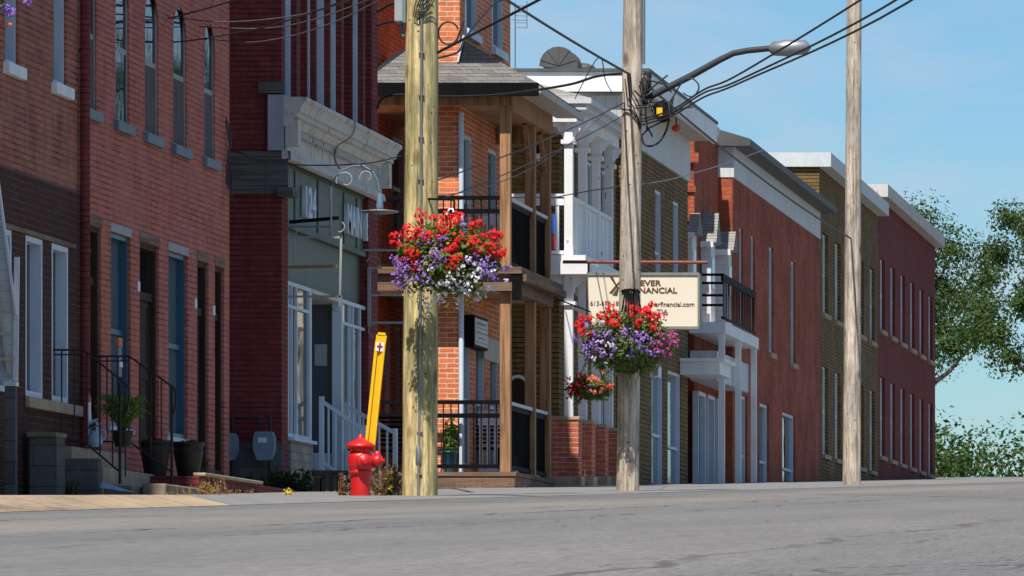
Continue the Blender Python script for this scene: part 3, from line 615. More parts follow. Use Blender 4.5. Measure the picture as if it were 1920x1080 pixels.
MB().box(XF+.1,-13.74,Yn+.06,Ye-.1,zu-.30,zu-.26).build('lower_ceiling',M['ceil'],H)
MB().box(XF+.02,-13.74,Yn+.02,Ye-.1,zc-.02,zc+.02).build('upper_ceiling',M['ceil'],H)
m=MB(); m.box(XF+.01,-13.54,Yn-.08,Yn+.02,zc-.06,zc+.2); m.box(-13.73,-13.53,Yn+.022,Ye,zc-.14,zc+.18); m.box(XBY+.02,-13.74,Ye-.25,Ye-.1,zc-.30,zc-.021); m.build('header_beam',M['deck'],H)
py=[Yn,96.2,98.0-.1]
for k,y in enumerate(py):
    for z0,z1 in ((zl,zu-.362),(zu,zc-.062 if k==0 else zc-.142)):
        MB().box(XP-.08,XP+.08,y,y+.16,z0,z1).build('post',M['deck'],H,bevel=.006)
for y in py[1:]:
    m=MB(); m.bar((XP,y-.03,zc-.75),(XP,y-.55,zc-.16),.07,.07); m.build('brace',M['deck'],H)
def railing(x0,x1,y0,y1,zd,side):
    m=MB(); top=zd+1.1
    if side=='x':
        m.box(x0,x1,y0-.03,y0+.03,top-.06,top); m.box(x0,x1,y0-.02,y0+.02,top-.27,top-.2); m.box(x0,x1,y0-.02,y0+.02,zd+.06,zd+.12)
        n=int((x1-x0)/.11)
        for k in range(n): xx=x0+(k+.5)*(x1-x0)/n; m.box(xx-.009,xx+.009,y0-.009,y0+.009,zd+.12,top-.06)
    else:
        m.box(x0-.02,x0+.02,y0,y1,zd+.06,zd+.12); m.box(x0-.02,x0+.02,y0,y1,top-.14,top-.07)
        n=int((y1-y0)/.11)
        for k in range(n): yy=y0+(k+.5)*(y1-y0)/n; m.box(x0-.009,x0+.009,yy-.009,yy+.009,zd+.12,top-.06)
    r=m.build('railing',M['black'],H)
    if side!='x': MB().box(x0-.05,x0+.05,y0,y1,top-.06,top-.01).build('rail_cap',M['fascia'],r)
for zd in (zl,zu):
    railing(XF+.2,XP-.085,Yn+.07,0,zd,'x')
    railing(XP,XP,Yn+.17,py[1]-.01,zd,'y'); railing(XP,XP,py[1]+.17,py[2]-.01,zd,'y')
for zd in (zl,zu):
    m=MB(); yy=95.45; x0_,x1_=XBY+.06,-13.8; m.box(x0_,x1_,yy-.04,yy+.04,zd+.95,zd+1.0); m.box(x0_,x1_,yy-.03,yy+.03,zd+.78,zd+.93); m.box(x0_,x1_,yy-.03,yy+.03,zd+.04,zd+.1)
    for k in range(5): xx=x0_+.04+k*(x1_-x0_-.08)/4; m.box(xx-.025,xx+.025,yy-.02,yy+.02,zd+.1,zd+.78)
    m.build('inner_railing',M['white'],H)
# porch roof: near hip slope, street slope, gutter
Ee=93.3; XE=-13.13; ZE=8.70; Z2=9.07; Z3=9.45; xh=-13.77; Yr=Ye+.35
m=MB(); th=.05
XT=XBY-.66; pz=(Z2-ZE)/(Yb-.01-Ee)
m.prism([(XT,Ee,ZE),(XE,Ee,ZE),(xh,Yb-.01,Z2),(XT,Yb-.01,Z2)],(0,0,-th)); m.build('roof_slope',M['shing'],H)
m=MB(); m.prism([(XF+.12,Ee,ZE),(XT-.002,Ee,ZE),(XT-.002,94.75,ZE+pz*(94.75-Ee))],(0,0,-th)); m.build('side_roof_slope',M['shing'],H)
m=MB(); m.prism([(XF+.12,Ee+.01,ZE-.01),(XT-.002,94.76,ZE+pz*(94.75-Ee)-.01),(XF+.01,96.2,9.35),(XF+.01,Ee+2.05,8.9)],(0,0,-th)); m.build('court_roof_slope',M['shing_shade'],H)
m=MB(); m.prism([(XE,Ee,ZE+.002),(XE,Yr,ZE+.002),(XBY+.005,Yr,Z3),(XBY+.005,Yb-.008,Z3),(xh,Yb-.008,Z2+.002)],(0,0,-th)); m.build('street_roof_slope',M['shing_shade'],H)
m=MB(); m.prism([(xh,Yb-.012,Z2-.02),(XBY+.005,Yb-.012,Z2-.02),(XBY+.005,Yb-.012,Z3-.01)],(0,-.02,0)); m.build('roof_return',M['shing_shade'],H); MB().bar((XBY-.02,Yb-.05,Z2+.0),(XBY+.07,Yb-.05,Z3+.03),.03,.06).build('flashing',M['trim'],H)
m=MB(); m.box(XF+.01,XE+.03,Ee-.09,Ee-.005,ZE-.21,ZE-.01); m.build('gutter',M['black'],H)
m=MB(); m.box(XE-.005,XE+.06,Ee-.02,Yr,ZE-.16,ZE-.055); m.build('eave_board',M['soffit'],H)
MB().box(-13.52,XE-.01,Ee,Yr,ZE-.11,ZE-.07).build('soffit',M['soffit'],H)
# wall sign on the porch
m=MB(); m.box(XBY+.035,-14.22,94.2,95.6,ZV(650,94.2),ZV(590,94.2)); sg=tag(m.build('wall_sign',M['black']),'small black box sign with pale lettered face under the wooden porch','sign')
f=MB().box(-14.219,-14.21,94.26,95.55,ZV(645,94.2),ZV(595,94.2)).build('sign_face',M['fascia'],sg)
m=MB()
for k,(a,b,h) in enumerate(((94.4,95.3,.09),(94.35,95.45,.03),(94.35,95.45,.05),(94.6,95.2,.06),(94.35,95.45,.03))): zz=5.12-.075*k; m.box(-14.2095,-14.206,a,b,zz-h*.35,zz)
m.build('sign_lettering',M['slate'],sg)
# things on and by the porch
def chair(x,y,zf,mat,label,rz=0):
    t=thing('patio_chair',label,'chair',(x,y,zf)); m=MB(); m.box(x-.24,x+.24,y-.22,y+.22,zf+.42,zf+.45); m.build('seat',mat,t)
    m=MB()
    for k in range(7): m.box(x-.22,x+.22,y+.2,y+.22,zf+.52+.065*k,zf+.555+.065*k)
    for s in (-1,1): m.box(x+s*.24-.015,x+s*.24+.015,y+.19,y+.23,zf+.45,zf+1.0)
    m.build('backrest',mat,t)
    for s in (-1,1):
        for q in (-1,1): MB().box(x+s*.22-.015,x+s*.22+.015,y+q*.2-.015,y+q*.2+.015,zf,zf+.42).build('leg',mat,t)
        MB().box(x+s*.25-.02,x+s*.25+.02,y-.22,y+.2,zf+.62,zf+.65).build('armrest',mat,t)
chair(XU(733,89),89,ZV(902,89),M['black'],'black slatted patio chair between the shop steps and the yellow pole')
chair(XU(905,95.5),95.9,zl,M['black'],'black slatted patio chair inside the ground floor porch rails')
t=thing('planter','teal planter with a leafy green plant behind the porch rails','planter',(XU(842,93.85),93.85,zl))
MB().lathe((XU(842,93.85),93.85,zl),[(.08,0),(.13,.3),(.15,.32),(.13,.33)],16).build('pot',M['blue'],t)
def leafcloud(c,rad,n,size,rng,surf=.4,flat=1.0):
    vs=[];fs=[]
    for _ in range(n):
        d=Vector((rng.gauss(0,1),rng.gauss(0,1),rng.gauss(0,1))).normalized(); r=(surf+(1-surf)*rng.random())
        p=Vector(c)+Vector((d.x*rad[0]*r,d.y*rad[1]*r,d.z*rad[2]*r))
        kite(vs,fs,p,size*(.6+.8*rng.random()),rng,(d+Vector((0,0,.4))).normalized() if rng.random()<.6 else None)
    return vs,fs
def kite(vs,fs,p,s,rng,nrm=None,aspect=.55):
    a=Vector((rng.gauss(0,1),rng.gauss(0,1),rng.gauss(0,1))).normalized()
    if nrm is not None:
        a=(a-nrm*a.dot(nrm)*.8).normalized()
    b=a.cross(Vector((rng.gauss(0,1),rng.gauss(0,1),rng.gauss(0,1))) if nrm is None else nrm).normalized()
    n=a.cross(b); k=len(vs)
    vs+= [p-a*s*.5, p+b*s*aspect*.5+n*s*.1, p+a*s*.5, p-b*s*aspect*.5+n*s*.1]; fs.append((k,k+1,k+2,k+3))
def cloud_obj(name,c,rad,n,size,mat,par,seed,surf=.4):
    v,f=leafcloud(c,rad,n,size,random.Random(seed),surf); return MB().add(v,f).build(name,mat,par)
cloud_obj('foliage',(XU(845,93.85),93.85,zl+.55),(.13,.13,.3),260,.09,M['fern'],t,3)

# ---------------------------------------------------------------- W1: yellow brick house with white two-storey porch
XW=-14.48; YW0,YW1=105.6,113.3
W=thing('brick_house','yellow-brown brick house with peeling white two-storey porch on brick pillars','house',(XW,106,ZS(106)))
ops=[]; hw=[]
for ya,yb,z0,z1 in ((106.9,107.7,6.7,8.8),(109,109.9,6.7,8.8),(111.3,112.1,6.7,8.8),(106.5,107.4,3.3,5.4),(108.5,109.3,3.3,5.4),(110.6,111.6,3.1,5.4)):
    ops.append((ya,yb,z0,z1,.12)); hw.append((ya,yb,z0,z1))
m=MB(); m.wall_x(XW,YW0,YW1,0,9.5,ops); m.shell(XW,YW0,YW1,0,9.5,9); m.build('wall',M['brickY'],W)
for ya,yb,z0,z1 in hw: window(W,XW,ya,yb,z0,z1,.12,.1,'trim','glass',.06,rail=(z0+z1)/2)
Y=YW0; xa=XU(971,Y); pts=[(xa+.19*math.cos(t),Y-.03,ZV(730,Y)+.22*math.sin(t)) for t in [math.pi*k/12 for k in range(13)]]
m=MB(); m.tube(pts,.03,6); m.box(xa-.22,xa-.16,Y-.05,Y-.004,2.9,ZV(730,Y)); m.box(xa+.16,xa+.22,Y-.05,Y-.004,2.9,ZV(730,Y)); ff=m.build('arched_door',M['white'],W)
m=MB(); m.prism([(xa+.18*math.cos(t),Y-.02,ZV(730,Y)+.2*math.sin(t)) for t in [math.pi*k/12 for k in range(13)]]+[(xa-.18,Y-.02,2.9),(xa+.18,Y-.02,2.9)],(0,.015,0)); m.build('door_leaf',M['glass'],ff)
Yw=102.000; XQ=-13.846; pys=[102.121,103.838,105.555,107.272]; g=ZS(101)
zpt=ZV(783,Yw); zup=ZV(490,Yw); zr1=ZV(362,Yw); ztop=ZV(228,Yw)
m=MB(); m.box(-16.360,-13.533,Yw-.1,107.655,zup-.02,zup+.1); m.build('upper_deck',M['white2'],W)
m=MB(); m.box(-16.360,-13.492,Yw-.16,107.756,zup-.22,zup-.022); m.build('deck_fascia',M['white2'],W)
m=MB(); m.box(-16.360,-13.735,Yw+.4,107.453,2.5,zl+.12); m.build('lower_deck',M['oldconc'],W)
for k,y in enumerate(pys):
    y0=y-.12
    pl=MB().box(-14.118,-13.664,y0,y0+.45,2.2,zpt-.04).build('brick_pillar',M['brickP'],W)
    MB().box(-14.139,-13.644,y0-.02,y0+.47,zpt-.04,zpt+.02).build('pillar_cap',M['concrete'],pl,bevel=.01)
    MB().box(-14.159,-13.624,y0-.03,y0+.48,2.2,ZS(y)+.16).build('pillar_foot',M['concrete'],pl,bevel=.01)
    y0=y
    m=MB(); m.box(XQ-.07,XQ+.07,y0,y0+.14,zpt+.02,zup-.22); m.box(XQ-.12,XQ+.12,y0-.05,y0+.19,zup-.72,zup-.66); m.build('post',M['white2'],W)
    m=MB(); m.box(XQ-.07,XQ+.07,y0,y0+.14,zup+.1,ztop); m.box(XQ-.12,XQ+.12,y0-.05,y0+.19,ztop-.36,ztop-.29); m.build('post',M['white2'],W)
    for zz in (ztop,zup-.222):                 # sawn scroll brackets either side
        m=MB()
        for s in (-1,1):
            pts=[(XQ+s*.075,y0+.05,zz-.3),(XQ+s*.11,y0+.05,zz-.2),(XQ+s*.16,y0+.05,zz-.17),(XQ+s*.2,y0+.05,zz-.08),(XQ+s*.3,y0+.05,zz-.05),(XQ+s*.32,y0+.05,zz-.005),(XQ+s*.075,y0+.05,zz-.005)]
            m.prism(pts if s>0 else pts[::-1],(0,.03,0))
        m.build('bracket',M['white'],W)
def wrail(x0,x1,y,zb_,zt_,nm='railing'):
    m=MB(); m.box(x0,x1,y-.05,y+.05,zt_-.05,zt_); m.box(x0,x1,y-.03,y+.03,zt_-.19,zt_-.07); m.box(x0,x1,y-.03,y+.03,zb_+.03,zb_+.09)
    n=int((x1-x0)/.21)
    for k in range(n): xx=x0+(k+.5)*(x1-x0)/n; m.box(xx-.03,xx+.03,y-.02,y+.02,zb_+.09,zt_-.19)
    m.build(nm,M['white'],W)
wrail(-15.754,XQ-.08,Yw+.19,zup+.1,zr1); wrail(-15.754,-14.139,Yw+.19,zl+.12,ZV(790,Yw))
for a,b in zip(pys,pys[1:]):
    m=MB(); a1,b1=a+.145,b-.005; zt_=zr1-.03
    m.box(XQ-.015,XQ+.015,a1,b1,zup+.12,zt_-.06); m.box(XQ-.05,XQ+.06,a1,b1,zt_-.06,zt_)
    n=3
    for k in range(n+1): yy=a1+(b1-a1-.06)*k/n; m.box(XQ+.0151,XQ+.035,yy,yy+.06,zup+.121,zt_-.061)
    m.build('side_panel',M['white2'],W)
m=MB(); m.box(-16.057,-13.694,Yw+.02,Yw+.2,ztop,ztop+.2); m.box(-13.937,-13.694,Yw+.2,107.554,ztop,ztop+.2); m.build('frieze',M['white2'],W)
m=MB(); m.box(-16.057,-13.957,Yw+.22,107.554,ztop+.1,ztop+.14); m.build('porch_ceiling',M['soffit'],W)
m=MB(); zz=ZV(190,101.596); m.box(-16.158,-13.442,101.95,107.958,zz,zz+.09); m.box(-16.108,-13.533,101.99,107.857,ztop+.2,zz-.002); m.build('eave',M['fascia'],W)
m=MB(); zz+=.092; m.prism([(-16,101.96,zz),(-13.452,101.96,zz),(-14.745,103.212,zz+.42),(-16,103.212,zz+.42)],(0,0,-.03)); m.prism([(-13.452,101.96,zz),(-13.452,107.958,zz),(-14.745,107.958,zz+.42),(-14.745,103.212,zz+.42)],(0,0,-.03)); m.build('porch_roof',M['shing2'],W)
m=MB(); m.prism([(XW-9,YW0-.3,9.5),(XW+.3,YW0-.3,9.5),(XW+.3,YW1-.5,9.5),(XW-9,YW1-.5,9.5)],(0,0,.12)); m.build('roof',M['shing2'],W)
# near-side house eave with lantern; laundry on the upper porch
t=thing('porch_lantern','small black lantern with white globe hanging above the upper white railing','lantern',P(1011,300,100.9))
m=MB(); m.lathe(P(1011,288,101.5),[(.015,.35),(.05,.05),(.06,.0)],12); m.build('cap',M['black'],t); MB().lathe(P(1011,302,101.5),[(.03,0),(.05,.05),(.05,.13)],12).build('globe',M['wht'],t)
m=MB(); m.box(XU(1033,101.6),XU(1043,101.6),101.5,101.56,ZV(440,101.6),ZV(402,101.6)); t=tag(m.build('towel',paint('blue_cloth',(.03,.12,.42))),'blue towel with a red end hanging behind the white upper porch rail','towel')
MB().box(XU(1033,101.6),XU(1043,101.6),101.49,101.55,ZV(468,101.6),ZV(442,101.6)).build('towel_end',paint('red_cloth',(.3,.03,.05)),t)

# ---------------------------------------------------------------- W2: yellow brick, white upper cladding, flat overhanging roof
X2=-14.4; Y20,Y21=113.4,124.0
W2=thing('brick_building','yellow brick building under white upper cladding and a flat overhanging roof','building',(X2,118,ZS(118)))
ops=[]; hw=[]
for a,b,z0,z1 in ((1228,1240,6.6,9.0),(1262,1273,6.6,9.0),(1222,1243,2.9,5.6),(1252,1276,2.6,5.6)):
    ya,yb=YX(a,X2),YX(b,X2); ops.append((ya,yb,z0,z1,.12)); hw.append((ya,yb,z0,z1))
m=MB(); m.wall_x(X2,Y20,Y21,0,9.55,ops); m.shell(X2,Y20,Y21,0,9.55,9); m.build('wall',M['brickY'],W2)
for ya,yb,z0,z1 in hw: window(W2,X2,ya,yb,z0,z1,.12,.1,'trim','glass' if z0>6 else 'glassb',.06,rail=(z0+z1)/2)
m=MB(); m.box(X2-9,X2+.05,Y20-.05,Y21+.02,9.552,10.38); m.build('cladding',M['sidingw'],W2)
m=MB(); m.box(-17.2,-13.9,112.95,124.05,10.385,10.41); m.build('soffit',M['soffit'],W2)
m=MB(); m.box(-17.2,-13.86,112.85,112.94,10.36,10.72); m.box(-13.895,-13.82,112.945,124.1,10.33,10.72); m.build('fascia',M['white'],W2)
m=MB(); m.box(-17.2,-13.8,112.8,124.15,10.722,10.78); m.build('roof',M['ductm'],W2)
m=MB(); Yv=113.05; m.box(XU(1108,Yv),XU(1166,Yv),Yv,Yv+.04,9.6,10.3); m.build('grey_siding_panel',M['sidingg'],W2)  # thin grey panel over the near end of the white cladding
m=MB(); m.box(-14.39,-13.6,122.6,124.6,5.6,5.85); m.box(-14.39,-13.5,122.5,124.65,5.852,5.92); m.build('canopy',M['white'],W2)
ac=thing('window_unit','white window air conditioner below the second flower basket','air conditioner',P(1230,708,116.5))
MB().box(XU(1222,116.5),XU(1237,116.5),116.2,116.7,ZV(708,116.5),ZV(684,116.5)).build('case',M['white'],ac,bevel=.01)
m=MB()
for k in range(5): m.box(XU(1224,116.2),XU(1235,116.2),116.185,116.198,ZV(705-4*k,116.5),ZV(703-4*k,116.5))
m.build('grille',M['slate'],ac)
# roof vents
Yv=116.0; s_=F/Yv
t=thing('roof_vent','large grey gooseneck exhaust hood on the white flat roof','roof vent',P(1062,133,Yv))
cx,cz=XU(1047,Yv),ZV(123,Yv); Ro=34.5/s_; m=MB()
arc=[(cx+Ro*math.cos(a),Yv,cz+Ro*math.sin(a)) for a in [math.pi*k/10 for k in range(11)]]
poly=arc+[(cx-.02,Yv,cz-.03),(cx-.02,Yv,10.79),(cx+Ro,Yv,10.79)]
m.prism(poly[::-1],(0,.75,0)); m.build('hood',M['ductm'],t,bevel=.015)
m=MB()
for k in range(1,10,2): a=math.pi*k/10; m.bar((cx,Yv-.006,cz),(cx+Ro*math.cos(a),Yv-.006,cz+Ro*math.sin(a)),.012,.008)
m.box(cx-.03,cx+Ro+.02,Yv-.02,Yv+.77,10.782,10.86); m.build('seam',M['ductm'],t)
t=thing('roof_vent','low grey domed vent just right of the gooseneck exhaust hood','roof vent',P(1096,133,Yv+2))
MB().lathe(P(1093,133,Yv+1)-Vector((0,0,.15)),[(.2,0),(.2,.15),(.26,.16),(.22,.24),(.1,.29),(.02,.3)],20).build('dome',M['ductm'],t)
t=thing('lantern','red-orange round lamp hanging under the white soffit','lamp',P(1268,238,120.5))
q=P(1268,247,118.6); MB().lathe(q,[(.02,0),(.07,.015),(.095,.06),(.085,.1),(.03,.14)],16).build('shade',M['redlamp'],t); MB().tube([q+Vector((0,0,.14)),(q.x,q.y,10.38)],.012,6).build('hanger',M['black'],t)
# television antenna
t=thing('antenna','thin television antenna standing on the roof left of the exhaust hood','antenna',P(966,120,106))
m=MB(); Ya=106.0; Q=lambda u,v:P(u,v,Ya)
m.tube([Q(966,140),Q(966,5)],.012,6); m.tube([Q(988,2),Q(988,52)],.008,6)
for v in (10,22,29,37,42,51): m.tube([Q(960 if v in(22,37) else 966,v),Q(989,v+1)],.008,6)
m.build('mast',M['slate'],t)

# ---------------------------------------------------------------- R and U: far red brick buildings
XR=-14.5; YR0=126.0
Rb=thing('brick_building','far red brick building with corbelled corner and white gabled bays','building',(XR,128,ZS(128)))
ops=[(YX(a,XR),YX(b,XR),z0,z1,.12) for a,b,z0,z1 in ((1324,1331,9.9,10.9),)]
m=MB(); m.wall_x(XR,YR0,130.4,0,10.9); m.shell(XR,YR0,130.4,0,10.9,8)
m.box(XR-.3,XR+.06,YR0-.06,YR0-.001,8.9,9.0); m.box(XR-.3,XR+.1,YR0-.1,YR0-.001,10.1,10.3); m.box(XR-.3,XR+.04,YR0-.05,YR0-.001,9.5,9.62)
m.build('wall',M['brickR'],Rb)
m=MB(); m.box(XR-8,XR+.12,YR0-.1,129.6,10.902,11.12); m.build('cornice',M['fascia'],Rb); MB().box(XU(1296,YR0),XU(1305,YR0),YR0-.05,YR0+.5,11.122,11.24).build('chimney',M['white'],Rb)
def bay(par,Yd,xf,vr,ve,wv):
    zr,ze=ZV(vr,Yd),ZV(ve,Yd); d_=.75
    m=MB(); m.prism([(XR+.002,Yd-.1,ze),(XR+.002,Yd+d_/2,zr),(XR+.002,Yd+d_+.1,ze)],(xf-XR,0,0)); m.build('bay_roof',M['shing2'],par)
    m=MB(); m.box(XR+.003,xf-.06,Yd-.13,Yd-.102,ze-.1,ze+.02); m.build('bay_fascia',M['white'],par)
    b=MB().box(XR+.003,xf-.12,Yd,Yd+d_,6.8,ze-.002).build('bay',M['sidingh'],par)
    MB().box(xf-.119,xf-.11,Yd+.12,Yd+d_-.12,7.6,ze-.3).build('pane',M['glass'],b)
bay(Rb,124.9,XU(1309,124.9),397,438,0); bay(Rb,127.2,XU(1344,127.2),397,455,0); bay(Rb,129.8,XU(1376,129.8),432,470,0)
m=MB(); m.box(XR+.01,-13.75,125.0,131.5,6.55,6.78); m.build('balcony_deck',M['white'],Rb)
m=MB()
for z_ in (7.72,7.55,7.3,7.1): m.box(XR+.01,-13.8,125.08,125.13,z_,z_+.05)
m.box(-13.85,-13.8,125.08,131.4,7.62,7.77); m.box(-13.85,-13.8,125.13,131.4,6.85,6.9)
for k in range(20): yy=125.3+k*.31; m.box(-13.835,-13.815,yy,yy+.02,6.9,7.62)
m.build('balcony_railing',M['black'],Rb)
for y in (125.1,128.2,131.3): MB().box(-13.9,-13.78,y,y+.12,2.8,6.55).build('balcony_post',M['white'],Rb)
m=MB(); m.box(XR+.01,-13.95,125.2,131.4,5.6,6.2); m.build('shopfront_sign_band',M['sidingw'],Rb)
for a,b in ((125.6,126.9),(127.4,128.6),(129.2,131)):
    window(Rb,XR+.15,a,b,3.0,5.4,.14,.12,'trim','glass',.08)
U=thing('brick_building','farthest visible red brick building with pale siding below its grey eave','building',(-14.2,138,ZS(138)))
YU0,YU1=130.5,150
m=MB(); ops=[(131.8,132.6,6.8,9.2,.15),(134.2,135,6.8,9.2,.15),(138,139,6.8,9.2,.15),(143,144,6.8,9.2,.15),(132,133.4,3,5.6,.15),(136,138,3,5.6,.15),(141,144,3,5.6,.15)]
m.wall_x(-14.2,YU0,YU1,0,10.15,ops); m.shell(-14.2,YU0,YU1,0,10.15,8); m.build('wall',M['brickR'],U)
for o in ops: window(U,-14.2,*o[:4],.15,.1,'trim','glass',.07,rail=(o[2]+o[3])/2,sill=.08,sillm='concrete')
m=MB(); m.box(-22,-14.17,YU0-.02,YU1,10.152,10.8); m.build('siding',M['sidingw'],U)
m=MB(); m.prism([(-22,YU0-.3,10.8),(-13.8,YU0-.3,10.8),(-13.8,YU0-.3,10.95),(-18,YU0-.3,12.2),(-22,YU0-.3,10.95)],(0,20,0)); m.build('roof',M['ductm'],U)

# more of the row, further up the street
def row(name,label,X,y0,y1,zt,bm,n,cm):
    t=thing(name,label,'building',(X,(y0+y1)/2,ZS((y0+y1)/2))); g=ZS(y0); ops=[]
    for k in range(n):
        a=y0+(k+.25)*(y1-y0)/n; b=a+(y1-y0)/n*.45
        ops+= [(a,b,g+4.2,g+6.2,.15),(a,b,g+.7,g+2.9,.15)]
    m=MB(); m.wall_x(X,y0,y1,0,zt,ops); m.shell(X,y0,y1,0,zt,9); m.build('wall',bm,t)
    for o in ops: window(t,X,*o[:4],.15,.06,'white','glass',.06,rail=(o[2]+o[3])/2,sill=.08,sillm='concrete')
    MB().box(X-9,X+.3,y0-.1,y1,zt+.002,zt+.35).build('cornice',cm,t)
row('brick_building','plain buff brick building beyond the farthest red brick one',-14.3,151,168,12,M['brickY'],5,M['fascia'])
row('brick_building','plain dark red brick building at the far end of the row',-14.4,169,190,12.6,M['brickS'],6,M['corn'])
row('brick_building','long cream building on the opposite side of the street',22.5,236,280,16,M['cream'],10,M['fascia'])

# trees
def tree(x,y,h,r,label,seed,src=[None]):
    rg=random.Random(seed); g=ZS(min(y,259)) if y<260 else clampb(y)-.5
    t=thing('tree',label,'tree',(x,y,g),'street trees at the far end of the street')
    m=MB(); m.tube([(x,y,g-.3),(x+.1,y,g+h*.3),(x+.05,y+.1,g+h*.6)],[.3,.22,.12],9)
    tips=[]
    for k in range(9):
        a=2.4*k+rg.random(); z0=g+h*(.28+.035*k); e=Vector((x+math.cos(a)*r*.65,y+math.sin(a)*r*.65,z0+h*.22)); m.tube([(x+.06,y,z0),((x+e.x)/2,(y+e.y)/2,z0+h*.08),e],[.12,.08,.03],6); tips.append(e)
    m.build('trunk',M['bark'],t); vs=[];fs=[]
    cl_=tips+[Vector((x+rg.gauss(0,r*.45),y+rg.gauss(0,r*.45),g+h*(.4+.55*rg.random()))) for _ in range(22)]
    for c in cl_:
        q=r*(.22+.2*rg.random()); v,f=leafcloud(c,(q,q,q*.75),800,.15,rg,.15); n=len(vs); vs+=v; fs+=[tuple(i+n for i in ff) for ff in f]
    MB().add(vs,fs).build('crown',M['treeleaf'],t)
for i,(x,y,h,r,lb) in enumerate(((-11.5,205,9,3.2,'broad green tree standing past the end of the brick row'),(-18,228,11,4,'tall green tree rising behind the broad one at the row end'),(-6,300,10,4.5,'distant green tree beyond the crest of the road'),(-26,290,14,5.5,'tallest distant tree behind the far left rooftops'),(10.3,196,15,3.6,'leafy tree on the opposite sidewalk nearest the camera'),(11.5,213,17,4.2,'tall leafy tree on the opposite sidewalk before the cream building'),(15,224,11,3.4,'low leafy tree beside the cream building'))):
    tree(x,y,h,r,lb,40+i)

rg=random.Random(77); vs=[];fs=[]
for k in range(170):
    c=Vector((rg.uniform(-75,10),rg.uniform(430,470),clampb(440)+rg.uniform(-1,9)))
    v,f=leafcloud(c,(4.5,4,3.2),420,.42,rg,.2); n=len(vs); vs+=v; fs+=[tuple(i+n for i in ff) for ff in f]
tag(MB().add(vs,fs).build('distant_treeline',M['treeleaf']),'far green treeline beyond the crest of the road','treeline',kind='stuff')
# ---------------------------------------------------------------- utility poles
def pole(u0,v0,u1,v1,Y,r0,r1,mat,label,name='utility_pole',ztop=None):
    b=P(u0,v0,Y); t_=P(u1,v1,Y); d=(t_-b); zt=ztop or 12.; top=b+d*((zt-b.z)/d.z); b2=b-d*(.6/d.z)
    t=thing(name,label,'utility pole',(b.x,Y,ZS(Y)),'wooden utility poles along the kerb'); m=MB()
    n=26; pts=[b2+(top-b2)*k/n for k in range(n+1)]; rs=[r0+(r1-r0)*k/n for k in range(n+1)]
    rs=[r*(1+.015*math.sin(k*1.7)) for k,r in enumerate(rs)]
    m.tube(pts,rs,28); m.build('shaft',mat,t); return t
YP1=64.4; s1=F/YP1
p1=pole(787,928,791.5,0,YP1,33.5/s1,27/s1,M['pole1'],'stout yellow-green wooden pole beside the red hydrant')
x=lambda u:XU(u,Y); z=lambda v:ZV(v,Y)
Y=YP1-.19
m=MB(); m.tube([P(784,928,Y),P(785,850,Y),P(787,700,Y),P(789,400,Y),P(790.5,0,Y),P(791,-300,Y)],.013,8)
m.build('conduit',M['galv'],p1); m=MB()
for v in range(20,930,79): m.box(x(786+(930-v)*.005-5),x(786+(930-v)*.005+5),Y-.014,Y+.03,z(v+1),z(v-1))
m.build('conduit_strap',M['galv'],p1)
m=MB(); m.lathe(P(784.5,870,Y),[(.016,0),(.03,.02),(.03,.14),(.016,.2)],10); m.build('conduit_joint',M['galv'],p1)
Y=YP1; m=MB(); m.box(x(742),x(758),Y-.1,Y+.1,z(42),z(-30)); m.build('equipment_box',M['palebar'],p1,bevel=.01)
m=MB(); m.box(x(758),x(764),Y-.12,Y+.1,z(44),z(-30)); m.tube([P(753,44,Y),P(752,60,Y),P(757,68,Y)],.02,6); m.build('equipment_bracket',M['slate'],p1)
m=MB(); Y=YP1-.2
for k in range(4): m.tube([P(790+6*k,-20,Y),P(778+4*k,10,Y),P(775+5*k,30,Y),P(783,38,Y),P(788+3*k,28,Y),P(802+5*k,-5,Y)],.006,5)
m.build('loose_wires',M['rubber'],p1)
YP2=80.0; s2=F/YP2
p2=pole(1177,905,1187,0,YP2,21.5/s2,16.5/s2,M['pole2'],'grey weathered wooden pole carrying the street lamp arm')
Y=YP2+.02; m=MB(); m.tube([P(1207,-200,Y),P(1206,120,Y)],.026,8); m.build('conduit',M['slate'],p2)
m=MB(); Y=YP2; m.tube([P(1200,196,Y),P(1225,178,Y),P(1300,140,Y),P(1350,112,Y),P(1375,100,Y),P(1400,95,Y),P(1450,90,Y)],[.035,.045,.045,.042,.04,.04,.04],12)
arm=m.build('lamp_arm',paint('dark_grey_arm',(.05,.052,.058),(.035,.036,.04),rough=.6,spec=.2),p2)
MB().lathe(P(1440,92,Y),[(.02,0),(.09,.06),(.11,.25),(.09,.5),(.02,.56)],14,(1,0,.05)).build('lamp_head',M['galv'],arm)
m=MB(); rg=random.Random(5)
for k in range(16):
    a=P(1200+rg.random()*10,140+rg.random()*60,Y-.15); b=a+Vector((rg.gauss(.08,.1),rg.gauss(-.05,.08),rg.gauss(-.1,.14))); c=b+Vector((rg.gauss(.0,.1),rg.gauss(0,.08),rg.gauss(-.05,.15)))
    m.tube([a,b,c],.012,5)
m.lathe(P(1211,176,Y-.1),[(.04,0),(.075,.06),(.07,.18),(.03,.24)],10); m.lathe(P(1214,150,Y-.02),[(.03,0),(.06,.04),(.05,.1)],10)
m.build('cable_clamps',M['rubber'],p2)
m=MB()
for v0,u0,u1,v1 in ((140,1176,1198,225),(138,1182,1196,190),(148,1172,1190,205)): m.tube([P(u0,v0,Y-.16),P((u0+u1)/2-6,(v0+v1)/2+5,Y-.19),P(u1,v1,Y-.16)],.008,5)
m.tube([P(1166,205,Y-.12),P(1180,206,Y-.17),P(1195,220,Y-.15),P(1201,242,Y-.1)],.014,6)
m.build('loose_wires',M['rubber'],p2)
